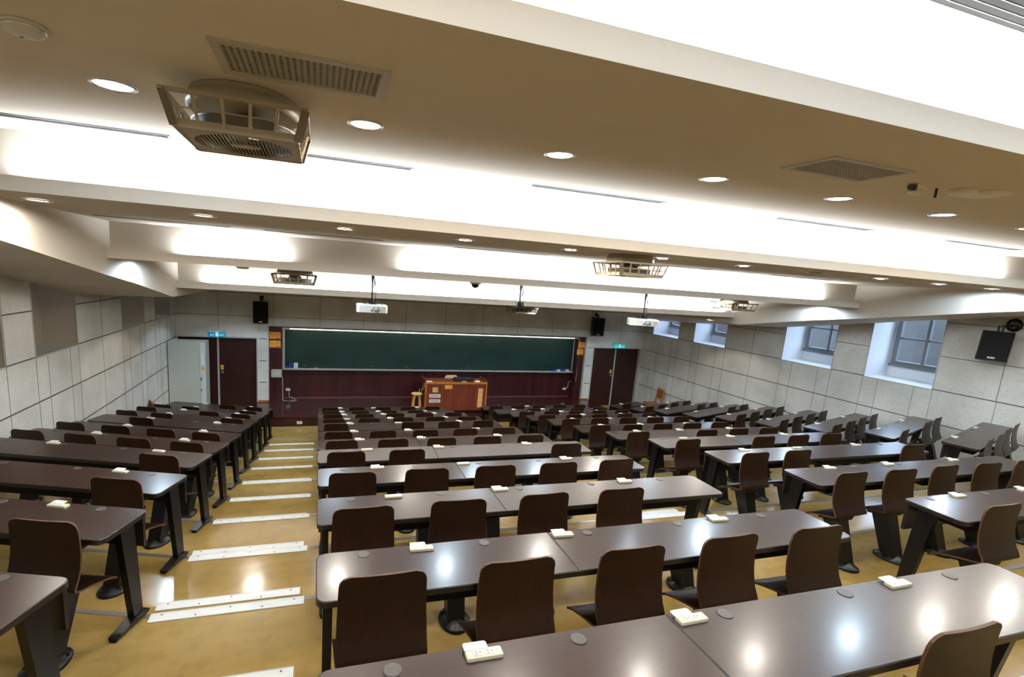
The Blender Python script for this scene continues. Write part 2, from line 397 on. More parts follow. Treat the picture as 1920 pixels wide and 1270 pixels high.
# side walls: a grid of cells with the recesses left out, joints laid over
NY = [(6.32, 7.61), (8.34, 9.66), (11.55, 12.85), (13.55, 14.87)]
NYL = [(6.28, 7.56), (8.26, 9.55), (11.47, 12.81), (13.57, 14.84)]
def side_wall(name, X, rec, sgn):
    ys = sorted({YB, YW + 0.5, *[v for r in rec for v in r]}); zs = [-4.4, -1.48, 1.3]
    w = MB()
    for y0, y1 in zip(ys[:-1], ys[1:]):
        for z0, z1 in zip(zs[:-1], zs[1:]):
            if z0 > -1.5 and (y0, y1) in rec: continue
            w.add([(X, y0, z0), (X, y1, z0), (X, y1, z1), (X, y0, z1)], [(0, 1, 2, 3)])
    e = X - sgn * 0.004
    def hj(y0, y1, z, m=1, t=0.008): w.box(min(e, X), max(e, X), y0, y1, z - t, z + t, m)
    def vj(y, z0, z1, m=1, t=0.007): w.box(min(e, X), max(e, X), y - t, y + t, z0, z1, m)
    for z in (-3.37, -2.74, -2.105): hj(YB, YW, z)
    for z in (-1.475, -0.84, -0.205):
        yy = [YB] + [v for r in rec for v in r] + [YW]
        for y0, y1 in zip(yy[0::2], yy[1::2]): hj(y0, y1, z, 1 if z < -1 else (1 if sgn < 0 else 2), 0.008)
    for r in rec:
        w.box(min(e, X), max(e, X), r[0], r[1], -1.50, -1.478, 4)
        for y in r: vj(y, -1.48, 0.3, 4, 0.012)
    low = [7.57, 8.26, 8.58, 9.26, 9.55, 10.51, 11.47, 11.84, 12.49, 12.80, 13.56, 13.89, 14.55, 14.85] if sgn < 0 else [4.2, 5.35, 6.31, 6.63, 7.31, 7.62, 8.34, 8.65, 9.34, 9.65, 10.60, 11.53, 11.87, 12.56, 12.85, 13.54, 13.83, 14.52, 14.85]
    for y in low: vj(y, -4.2, -1.48, 2, 0.004)
    for y in (10.51, 7.57) if sgn < 0 else (10.60, 5.36, 4.2): vj(y, -1.48, 0.5, 2, 0.006)
    return w, e
w, e = side_wall('wall_left', XL, NYL, -1)
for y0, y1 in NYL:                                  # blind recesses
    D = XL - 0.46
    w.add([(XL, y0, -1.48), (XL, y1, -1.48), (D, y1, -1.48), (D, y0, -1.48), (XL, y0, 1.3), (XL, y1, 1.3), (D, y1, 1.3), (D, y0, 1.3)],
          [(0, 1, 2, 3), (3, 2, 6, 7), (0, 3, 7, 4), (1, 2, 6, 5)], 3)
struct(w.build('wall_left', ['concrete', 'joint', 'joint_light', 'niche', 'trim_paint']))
w, e = side_wall('wall_right', XR, NY, 1)
XW = 11.80
for y0, y1 in NY:
    ya, yb, za, zb = y0 + 0.06, y1 - 0.06, -1.20, 0.55
    w.add([(XR, y0, -1.48), (XR, y1, -1.48), (XW, y1, -1.46), (XW, y0, -1.46), (XR, y0, 1.3), (XR, y1, 1.3), (XW, y1, 1.3), (XW, y0, 1.3),
           (XW, ya, za), (XW, yb, za), (XW, yb, zb), (XW, ya, zb)],
          [(0, 1, 2, 3), (0, 3, 7, 4), (1, 2, 6, 5), (3, 2, 9, 8), (2, 6, 10, 9), (3, 8, 11, 7), (11, 10, 6, 7)], 5)
struct(w.build('wall_right', ['concrete', 'joint', 'joint_light', 'niche', 'trim_paint', 'white_paint']))
for n, (y0, y1) in enumerate(reversed(NY)):
    ya, yb, za, zb = y0 + 0.06, y1 - 0.06, -1.20, 0.55
    wo = MB(); t = 0.09
    wo.box(XW - 0.05, XW + 0.03, ya, yb, za, za + t); wo.box(XW - 0.05, XW + 0.03, ya, yb, zb - t, zb)
    wo.box(XW - 0.05, XW + 0.03, ya, ya + t, za + t, zb - t); wo.box(XW - 0.05, XW + 0.03, yb - t, yb, za + t, zb - t)
    wo.box(XW - 0.09, XW - 0.04, ya - 0.01, yb + 0.01, za - 0.03, za + 0.03)
    win = struct(wo.build('window_%d' % (n + 1), 'win_frame'))
    ym = (ya + yb) / 2
    mu = MB(); mu.box(XW - 0.03, XW + 0.03, ym - 0.028, ym + 0.028, za + t, zb - t)
    mu.box(XW - 0.02, XW + 0.02, ya + t, yb - t, -0.645, -0.605); mu.box(XW - 0.02, XW + 0.02, ya + t, yb - t, -0.05, -0.01)
    mu.build('window_mullion', 'win_frame', win)
    g = MB(); g.add([(XW, ya + t, za + t), (XW, yb - t, za + t), (XW, yb - t, zb - t), (XW, ya + t, zb - t)], [(0, 1, 2, 3)])
    g.build('window_pane', 'glass', win)
    # daylight entering through this window
    pl = add_light('daylight_portal', 'AREA', (XW + 0.06, ym, (za + zb) / 2), 1, (1, 1, 1), rot=(0, PI / 2, 0), shape='RECTANGLE', size=zb - za, size_y=yb - ya)
    pl.data.cycles.is_portal = True

# front wall
fw = MB()
def fcell(x0, x1, z0, z1, y=YW, m=0): fw.add([(x0, y, z0), (x1, y, z0), (x1, y, z1), (x0, y, z1)], [(0, 1, 2, 3)], m)
ZD = -2.10
fcell(XL - 0.3, XR + 0.3, -1.71, 1.3)
for x0, x1 in ((XL, -1.37), (8.83, XR)): fcell(x0, x1, ZD, -1.71)
fcell(11.04, XR + 0.3, -4.3, ZD, 15.46); fcell(XL - 0.3, -3.68, -4.3, ZD, 15.46); fw.box(11.05, XR, 15.365, 15.5, -4.2, ZD, 4); fcell(-1.66, -1.37, -4.2, ZD); fcell(8.83, 9.14, -4.2, ZD)
for x in (-1.37, 8.83): fw.add([(x, YW, -4.2), (x, 15.45, -4.2), (x, 15.45, -1.71), (x, YW, -1.71)], [(0, 1, 2, 3)], 4)
fw.box(-1.37, 8.83, YW, 15.9, -1.74, -1.71, 4)
fw.box(XL, XL + 0.03, 15.365, YW + 0.1, -4.2, ZD, 4)
def fh(x0, x1, z, m=1, t=0.008): fw.box(x0, x1, YW - 0.004, YW, z - t, z + t, m)
def fv(x, z0, z1, m=2, t=0.006): fw.box(x - t, x + t, YW - 0.004, YW, z0, z1, m)
fh(XL, XR, -1.475, 2, 0.008); fh(XL, XR, -0.84, 2)
for x in (0.02, 1.26, 2.53, 3.78, 5.01, 6.24, 7.49, -1.24, 8.94, 10.15, -2.66): fv(x, -1.71, -0.5)
fv(-2.66, ZD, -1.71); fv(10.15, ZD, -1.71); fv(-1.62, -1.9, -1.48, 2, 0.004)
for z in (-2.105, -2.74, -3.37):
    fh(-1.62, -1.42, z, 1, 0.010); fh(8.90, 9.08, z, 1, 0.010)
fw.box(-1.385, -1.365, YW - 0.02, 15.45, -4.0, -1.70, 4); fw.box(8.82, 8.84, YW - 0.02, 15.45, -4.0, -1.70, 4)
fw.box(-1.69, -1.36, YW - 0.02, YW, -3.955, -3.90, 5); fw.box(8.82, 9.16, YW - 0.02, YW, -3.955, -3.91, 5)
struct(fw.build('wall_front', ['concrete', 'joint', 'joint_light', 'niche', 'trim_paint', 'orange_wood']))
mp = MB()
mp.box(-1.37, -1.02, 15.45, 15.9, -4.2, -1.74); mp.box(8.56, 8.83, 15.45, 15.9, -4.2, -1.74)
mp.box(-1.02, 8.56, 15.80, 15.9, -4.2, -1.74)
for x in (0.66, 3.2, 5.8, 7.4): mp.box(x - 0.003, x + 0.003, 15.797, 15.80, -3.95, -3.05, 1)
mp.box(-1.02, 8.56, 15.785, 15.80, -3.955, -3.925, 2)
struct(mp.build('wall_panelling', ['maroon', 'joint', 'skirting']))
bw = MB(); bw.add([(XL, YB, -4.4), (XR, YB, -4.4), (XR, YB, 1.3), (XL, YB, 1.3)], [(0, 1, 2, 3)])
struct(bw.build('wall_back', 'concrete'))
# double doors
for n, (x0, x1, hand) in enumerate(((-3.66, -1.69, 1), (9.15, 11.02, -1))):
    d = MB()
    d.box(x0 - 0.03, x1 + 0.03, 15.345, 15.47, ZD, ZD + 0.035, 1)
    d.box(x0 - 0.03, x0, 15.345, 15.47, SB, ZD, 1); d.box(x1, x1 + 0.03, 15.345, 15.47, SB, ZD, 1)
    door = struct(d.build('door_%d' % (n + 1), ['door', 'trim_paint']))
    xm = -2.69 if n == 0 else 10.08
    for a, b in ((x0, xm - 0.02), (xm + 0.02, x1)):
        q = MB(); q.box(a, b, 15.46, 15.50, SB + 0.005, ZD); q.build('door_leaf', 'door', door)
    q = MB(); q.box(xm - 0.022, xm + 0.022, 15.44, 15.50, SB, ZD); q.build('door_post', 'trim_paint', door)
    hx = xm + 0.10 * hand
    q = MB(); q.lathe([(0.03, 0), (0.03, 0.01), (0.012, 0.012), (0.012, 0.03), (0.028, 0.034), (0.03, 0.05), (0.02, 0.062)], 16, 0, X=Matrix.Translation((hx, 15.46, -3.10)) @ Matrix.Rotation(PI / 2, 4, 'X'))
    q.build('door_knob', 'chrome', door)
    q = MB(); q.box(hx - 0.045, hx + 0.03, 15.455, 15.461, -3.03, -2.89); q.build('door_notice', 'orange', door)
st = MB(); st.box(-1.69, 9.14, 13.69, 15.9, -4.0, -3.95); st.box(-1.68, 9.13, 13.70, 15.9, SB, -4.0, 1)
struct(st.build('stage', ['stage', 'stage_face']))

# outdoors beyond the windows
o = MB(); o.add([(12, -8, -4.6), (60, -8, -4.6), (60, 40, -4.6), (12, 40, -4.6)], [(0, 1, 2, 3)]); struct(o.build('ground', 'asphalt'))
nb = MB(); nb.box(21, 22, -2, 34, -4.6, 1.3)
nbt = tag(nb.build('neighbour_building', 'bldg'), 'grey building seen outside through the windows of the right wall', 'building')
for j in range(9):
    q = MB(); q.box(20.93, 21.0, -1 + j * 4.0, 1.2 + j * 4.0, -3.2, 0.3); q.build('building_window', 'bldg_d', nbt)
    q = MB(); q.box(20.95, 21.0, -1 + j * 4.0, 1.2 + j * 4.0, -1.45, -1.25); q.build('sill_band', 'bldg_l', nbt)
    q = MB(); q.box(20.96, 21.0, 1.7 + j * 4.0, 2.5 + j * 4.0, -4.2, 0.9); q.build('brick_panel', 'bldg_r', nbt)
rnd = random.Random(3)
hb = MB()
for j in range(70):
    c = (18.2 + rnd.random() * 0.8, 2 + j * 0.4, -3.6 + rnd.random() * 0.8); r = 0.4 + 0.25 * rnd.random()
    hb.lathe([(r * math.sin(t), -r * math.cos(t)) for t in (0.15, 0.8, 1.6, 2.4, 3.0)], 9, 0, c)
tag(hb.build('hedge', 'greenery'), 'dark green hedge outside below the windows', 'hedge', kind='stuff')

# ------------------------------------------------------------------ desks
def desk(kind, k, loc, rz, label, group, L, n_out, n_gro, seam=None, near=True, rounded=(True, True)):
    """local frame: x along the desk from 0 to L, y = 0 at the far edge, z = 0 on the floor"""
    t = thing('lecture_desk', label, 'desk', loc, rz, group)
    D = 0.40; zt = 0.74
    tops = [(0, L)] if seam is None else [(0, seam - 0.0012), (seam + 0.0012, L)]
    for i, (a, b) in enumerate(tops):
        r = 0.045
        def corner(cx, cy, sx, sy, rr):
            if rr == 0: return [(cx, cy)]
            out = []
            for q in range(6):
                an = PI / 2 * q / 5; out.append((cx - sx * rr + sx * rr * math.cos(an), cy - sy * rr + sy * rr * math.sin(an)))
            return out
        ra = r if a == 0 else 0.0; rb = r if b == L else 0.0
        P = corner(b, 0, 1, 1, rb) + corner(a, 0, -1, 1, ra)[::-1] + corner(a, -D, -1, -1, ra) + corner(b, -D, 1, -1, rb)[::-1]
        q = MB(); q.prism(P, zt - 0.032, zt, 0, 1, bev=0.004, smooth=False)
        q.build('tabletop', ['desk', 'desk_edge'], t)
    # end legs
    for xx, sx in ((0.055, 1), (L - 0.055, -1)):
        q = MB(); w = 0.022
        q.hexa([(xx - w, -0.135, 0.04), (xx + w, -0.135, 0.04), (xx + w, -0.055, 0.04), (xx - w, -0.055, 0.04)],
               [(xx - w, -0.215, zt - 0.03), (xx + w, -0.215, zt - 0.03), (xx + w, -0.095, zt - 0.03), (xx - w, -0.095, zt - 0.03)])
        lg = q.build('leg', 'black', t)
        q = MB()
        prof = [(-0.30, 0.004), (-0.295, 0.028), (-0.25, 0.036), (-0.13, 0.060), (-0.06, 0.060), (-0.005, 0.035), (0.0, 0.004)]
        n = len(prof); wd = 0.032
        vs = [(xx - wd * (0.6 if i in (0, n - 1) else 1), y, z) for i, (y, z) in enumerate(prof)] + [(xx + wd * (0.6 if i in (0, n - 1) else 1), y, z) for i, (y, z) in enumerate(prof)]
        q.add(vs, [tuple(range(n)), tuple(range(2 * n - 1, n - 1, -1))] + [(i, n + i, n + (i + 1) % n, (i + 1) % n) for i in range(n)])
        q.build('foot', 'black', lg)
    # front panel and shelf under the top
    q = MB(); q.box(0.012, L - 0.012, -0.045, -0.024, zt - 0.235, zt - 0.032); q.build('front_panel', 'desk_edge', t)
    segs = [(0.14, L - 0.14)] if seam is None else [(0.14, seam - 0.13), (seam + 0.13, L - 0.14)]
    for a, b in segs:
        q = MB()
        q.hexa([(a + 0.06, -0.32, zt - 0.125), (b - 0.06, -0.32, zt - 0.125), (b - 0.06, -0.08, zt - 0.125), (a + 0.06, -0.08, zt - 0.125)],
               [(a, -0.34, zt - 0.034), (b, -0.34, zt - 0.034), (b, -0.07, zt - 0.034), (a, -0.07, zt - 0.034)])
        q.build('book_shelf', 'black_mat', t)
    for x in n_gro:
        q = MB(); q.lathe([(0.030, 0), (0.030, 0.0022), (0.026, 0.003)], 20, 0, (x, -0.050, zt)); q.build('cable_grommet', 'grommet', t)
    for j, x in enumerate(n_out):
        X = Matrix.Translation((x, -0.052, zt)) @ Matrix.Rotation(random.uniform(-0.05, 0.05), 4, 'Z')
        q = MB(); q.prism(rrect(-0.062, 0.062, -0.021, 0.021, 0.005, 2), 0, 0.013, 0, bev=0.002, X=X)
        po = q.build('power_outlet', 'ivory', t)
        if near:
            for dx in (-0.022, 0.018):
                q = MB(); q.box(dx - 0.014, dx + 0.014, -0.013, 0.013, 0.013, 0.0145, 0, X)
                q.box(dx - 0.009, dx - 0.001, 0.004, 0.006, 0.0145, 0.0149, 1, X); q.box(dx - 0.009, dx - 0.001, -0.007, -0.005, 0.0145, 0.0149, 1, X)
                q.box(dx + 0.006, dx + 0.010, -0.002, 0.002, 0.0145, 0.0149, 1, X)
                q.build('socket', ['socket', 'ink'], po)
        if not (k == 1 and j == 0 and kind == 'c1') and (k < 2 or (j + k) % 4 != 3):
            q = MB(); a = random.uniform(-0.012, 0.004)
            q.prism([(-0.054 + a, 0.015), (0.028 + a, 0.015), (0.028 + a, 0.044), (0.022 + a, 0.050), (-0.048 + a, 0.050), (-0.054 + a, 0.044)], 0.0135, 0.0145, 0, X=X)
            q.build('outlet_card', 'paper', po)
    return t
G5 = [0.23, 0.88, 1.52, 2.16, 2.83]
for k in range(-1, 11):
    desk('c1', k, (0, YR(k), ZF(k)), 0, 'long brown laminate desk, %s row from the stage, left-centre block' % rowname(k), 'long desks of the left-centre block', 3.21, [0.53, 1.36, 2.48], G5, 1.285, k < 4)
for k in range(0, 11):
    desk('c2', k, (4.27, YR(k), ZF(k)), 0, 'long brown laminate desk, %s row from the stage, right-centre block' % rowname(k), 'long desks of the right-centre block', 3.24, [0.56, 1.38, 2.39], G5, 1.30, k < 3)
AL = math.atan2(0.327, -0.945) - PI          # left block turns clockwise seen from above
AR = math.atan2(0.31, 0.95)
for k in range(0, 11):
    L = 2.46; d = (math.cos(AL), math.sin(AL))
    org = (-1.03 - L * d[0], YR(k) - L * d[1])
    desk('l', k, (org[0], org[1], ZF(k)), AL, 'long brown laminate desk, %s row from the stage, far left block' % rowname(k), 'long desks of the far left block', L, [L - 0.55, L - 1.66], [L - 0.28, L - 0.92, L - 1.55, L - 2.17], None, k < 4)
for k in range(2, 11):
    desk('r', k, (8.30, YR(k) - 0.05, ZF(k)), AR, ('long' if k < 10 else 'short two-seat') + ' brown laminate desk, %s row from the stage, far right block' % rowname(k), 'long desks of the far right block', 2.50 if k < 10 else 1.33, [0.53, 1.74] if k < 10 else [0.53], [0.28, 0.88, 1.48, 2.08] if k < 10 else [0.28, 0.88], None, False)

# ------------------------------------------------------------------ lecture chairs
def shell_mesh(with_back=True):
    full = [(-0.066, .872), (-0.065, .862), (-0.063, .845), (-0.060, .825), (-0.056, .78), (-0.055, .72), (-0.059, .66), (-0.070, .60), (-0.086, .55), (-0.105, .512),
            (-0.114, .490), (-0.110, .474), (-0.092, .464), (-0.06, .455), (0.00, .442), (0.07, .423), (0.13, .404), (0.165, .391), (0.188, .377), (0.200, .364), (0.207, .351)]
    prof = full if with_back else full[12:]
    # arc lengths
    s = [0]
    for a, b in zip(prof[:-1], prof[1:]): s.append(s[-1] + math.dist(a, b))
    T = s[-1]; q = MB(); th = 0.011; nc = 9
    rows = []
    for i, (y, z) in enumerate(prof):
        f = i / (len(prof) - 1) if with_back else 0.6 + 0.4 * i / (len(prof) - 1)
        W = 0.186 + 0.014 * min(1, f / 0.35) + 0.012 * max(0, (f - 0.5) / 0.5)
        rr = 0.045; d = s[i]; e = T - s[i]; hw = W
        for dd in (d, e):
            if dd < rr: hw = min(hw, W - rr + math.sqrt(max(0, rr * rr - (rr - dd) ** 2)))
        a = prof[max(i - 1, 0)]; b = prof[min(i + 1, len(prof) - 1)]
        ty, tz = b[0] - a[0], b[1] - a[1]; l = math.hypot(ty, tz); ny, nz = -tz / l, ty / l   # normal, towards the sitter
        rows.append((y, z, hw, ny, nz))
    V = []
    for side in (0, 1):
        for i, (y, z, hw, ny, nz) in enumerate(rows):
            bow = 0.007 if i < 9 and with_back else 0.004
            for c in range(nc):
                u = -1 + 2 * c / (nc - 1); off = bow * (u * u) + (th if side else 0)
                V.append((u * hw, y + ny * off, z + nz * off))
    n = len(rows); F = []; 
    for side in (0, 1):
        b = side * n * nc
        for i in range(n - 1):
            for c in range(nc - 1):
                f = (b + i * nc + c, b + i * nc + c + 1, b + (i + 1) * nc + c + 1, b + (i + 1) * nc + c)
                F.append(f if side == 0 else f[::-1])
    q.add(V, F, 0, True)
    E = []; o2 = n * nc
    for i in range(n - 1):
        E.append((i * nc, (i + 1) * nc, o2 + (i + 1) * nc, o2 + i * nc)); E.append((i * nc + nc - 1, o2 + i * nc + nc - 1, o2 + (i + 1) * nc + nc - 1, (i + 1) * nc + nc - 1))
    for c in range(nc - 1):
        E.append((c, o2 + c, o2 + c + 1, c + 1)); k = (n - 1) * nc; E.append((k + c, k + c + 1, o2 + k + c + 1, o2 + k + c))
    q.add(V, E, 1, False)
    return q
def chair_base(t):
    q = MB()
    q.lathe([(0.105, 0.0), (0.108, 0.012), (0.098, 0.022), (0.070, 0.034), (0.052, 0.05)], 24, 0, (0, -0.11, 0), sy=1.35)
    for dx, dy in ((0.07, -0.05), (-0.07, -0.05), (0.07, 0.07), (-0.07, 0.07)):
        q.lathe([(0.010, 0.02), (0.010, 0.034), (0.005, 0.037)], 6, 0, (dx, -0.11 + dy, 0))
    q.build('base_plate', 'black', t)
    q = MB()
    q.hexa([(-0.058, -0.175, 0.035), (0.058, -0.175, 0.035), (0.058, -0.045, 0.035), (-0.058, -0.045, 0.035)],
           [(-0.068, -0.045, 0.415), (0.068, -0.045, 0.415), (0.068, 0.095, 0.39), (-0.068, 0.095, 0.39)])
    q.build('pedestal', 'black', t)
    q = MB(); q.hexa([(-0.08, -0.07, 0.415), (0.08, -0.07, 0.415), (0.08, 0.12, 0.365), (-0.08, 0.12, 0.365)], [(-0.10, -0.07, 0.450), (0.10, -0.07, 0.450), (0.10, 0.12, 0.398), (-0.10, 0.12, 0.398)])
    q.build('seat_bracket', 'black', t)
def make_chair(back=True):
    t = put('lecture_chair', None, None, (0, 0, -50)); t['category'] = 'chair'
    shell_mesh(back).build('seat_shell', ['ply', 'ply_edge'], t)
    chair_base(t)
    return t
proto = make_chair(True); proto_nb = make_chair(False)
index_kids()
used = {}
def place_chair(p, loc, rz, label, group, swivel=0.0):
    o = p if p.name not in used else copy_tree(p)
    used[p.name] = 1
    o.location = (loc[0], loc[1], loc[2] + H); o.rotation_euler = (0, 0, rz)
    o['label'] = label; o['group'] = group
    return o
BLK = {'C1': ('left-centre block', 'chairs of the left-centre block'), 'C2': ('right-centre block', 'chairs of the right-centre block'),
       'L': ('far left block', 'chairs of the far left block'), 'R': ('far right block', 'chairs of the far right block')}
PRES = {
 'C1': {-1: [3], 0: [0, 1, 2, 3, 4], 1: [0, 1, 2, 3], 2: [0, 1, 2, 3, 4], 3: [0, 1, 4], 4: [0, 1, 2, 3, 4], 5: [0, 1, 2, 3, 4], 6: [0, 2, 3, 4], 7: [0, 1, 2, 3, 4], 8: [0, 1, 2, 3, 4], 9: [0, 1, 2, 3], 10: [0, 1, 2, 3, 4]},
 'C2': {0: [0], 1: [0, 1, 2, 3, 4], 2: [0, 1, 4], 3: [0, 2, 3, 4], 4: [0, 2, 3, 4], 5: [0, 1, 2, 3, 4], 6: [0, 1, 2, 3, 4], 7: [0, 1, 2, 3, 4], 8: [0, 1, 2, 3, 4], 9: [1, 2, 3, 4], 10: [0, 1, 2, 3, 4]},
 'L': {1: [0], 2: [0], 3: [0], 4: [0, 1, 2, 3], 5: [0, 1, 2, 3], 6: [2], 7: [0, 2, 3], 8: [0, 1, 3], 9: [0, 2, 3], 10: [0, 1]},
 'R': {2: [0, 1, 2, 3], 3: [0, 2, 3], 4: [0, 1, 2, 3], 5: [0, 1, 2, 3], 6: [0, 1, 2, 3], 7: [2, 3], 8: [2, 3], 9: [0, 1, 2, 3], 10: [0]},
}
NOBACK = {'C1': {1: [4]}, 'C2': {3: [1]}, 'L': {2: [1]}}
def chair_xy(blk, k, s):
    if blk == 'C1': return (0.285 + 0.635 * s, YR(k) - 0.392, 0.0)
    if blk == 'C2': return (4.575 + 0.63 * s, YR(k) - 0.392, 0.0)
    if blk == 'L':
        d = (-math.cos(AL), -math.sin(AL)); nn = (-math.sin(AL), math.cos(AL)); u = 0.285 + 0.625 * s
        return (-1.03 + d[0] * u - nn[0] * 0.392, YR(k) + d[1] * u - nn[1] * 0.392, AL)
    d = (math.cos(AR), math.sin(AR)); nn = (-math.sin(AR), math.cos(AR)); u = 0.28 + 0.60 * s
    return (8.30 + d[0] * u - nn[0] * 0.397, YR(k) - 0.05 + d[1] * u - nn[1] * 0.397, AR)
rj = random.Random(11)
for blk, rows in PRES.items():
    for k, slots in rows.items():
        order = sorted(slots) if blk != 'L' else sorted(slots, reverse=True)
        for s in slots:
            x, y, a = chair_xy(blk, k, s); i = order.index(s)
            if len(order) == 1: pos = 'only full-height chair'
            elif i == len(order) - 1: pos = 'rightmost'
            elif i == 0: pos = 'leftmost'
            else: pos = ORD[i] + ' from left'
            lab = 'brown plywood chair, %s in %s row from stage, %s' % (pos, rowname(k), BLK[blk][0])
            if len(order) == 1: lab = 'brown plywood chair, only one with a back in %s row, %s' % (rowname(k), BLK[blk][0])
            place_chair(proto, (x, y + rj.uniform(-.012, .006), ZF(k)), a + rj.uniform(-0.035, 0.035), lab, BLK[blk][1])
for blk, rows in NOBACK.items():
    for k, slots in rows.items():
        for s in slots:
            x, y, a = chair_xy(blk, k, s)
            place_chair(proto_nb, (x, y, ZF(k)), a, 'backless plywood seat on black pedestal, %s row from stage, %s' % (rowname(k), BLK[blk][0]), 'seats with the back missing')

# ------------------------------------------------------------------ ceiling fittings
def downlight(x, y, z, tone, label, group, power=1.0):
    """tone: 'w' warm, 'c' cool, 'o' switched off"""
    t = thing('downlight', label, 'ceiling light', (x, y, z), 0, group)
    q = MB(); q.lathe([(0.098, 0.0), (0.100, -0.006), (0.088, -0.010), (0.080, -0.004), (0.079, 0.0)], 28, 0, cap=False); q.build('trim_ring', 'chrome', t)
    q = MB(); q.lathe([(0.079, -0.003), (0.05, -0.006), (0.004, -0.007)], 28, 0, cap=True)
    q.build('diffuser', {'w': 'glow_w', 'c': 'glow_c', 'o': 'glow_off'}[tone], t)
    if tone != 'o': spot(x, y, z, tone, power, t)
def spot(x, y, z, tone, power=1.0, parent=None, cone=178):
    loc = (0, 0, -0.02) if parent else (x, y, z - 0.02)
    add_light('downlight_lamp', 'SPOT', loc, P_SPOT * power * (1.0 if tone != 'c' else 1.1), NEUT if tone == 'w' else COOL, parent, spot_size=math.radians(cone), spot_blend=0.25, shadow_soft_size=0.07)
T1 = ['c', 'w', 'w', 'w', 'w', 'c', 'w']
for i, tn in enumerate(T1):
    downlight(-0.948 + 1.176 * i, 3.01, 0.788, tn, '%s round downlight, nearest ceiling row, %s' % ('cool white' if tn == 'c' else 'warm white', ['leftmost, left of the near box fan', 'right of the near box fan', 'third from left', 'fourth from left', 'fifth from left, below the right grille', 'cool one by the smoke detector', 'at the right edge'][i]), 'downlights of the nearest ceiling row')
T2 = ['w', 'w', 'w', 'c', 'w', 'c', 'c', 'o', 'c', 'c', 'c']
for i, tn in enumerate(T2):
    downlight(-2.11 + 1.161 * i, 4.95, 0.368, tn, '%s round downlight, %s of the second ceiling row' % ({'w': 'warm white', 'c': 'cool white', 'o': 'unlit dark'}[tn], ORD[i] + ' from left'), 'downlights of the second ceiling row', 0.35 if i == 9 else 1.0)
# lamps on ceilings the lens cannot see from below
for i, x in enumerate((7.28, 8.46)): spot(x, 3.01, 0.788, 'wc'[i])
for i in range(11): spot(-2.1 + 1.17 * i, 7.75, -0.06, 'cwcwccwcwcc'[i], 1.0)
for i in range(11): spot(-2.1 + 1.17 * i, 10.85, -0.515, 'wcwccwcwccw'[i], 1.1, cone=125)
for i in range(9): spot(-2.2 + 1.5 * i, 13.6, -0.515, 'cccwccccc'[i], 1.5, cone=116)
for i in range(11): spot(-2.3 + 1.17 * i, 0.3, 1.21, 'wcwcccwcccc'[i], 0.85)
for i in range(8): spot(-2.3 + 1.7 * i, -1.9, 1.21, 'wcwwcwcw'[i], 0.6)

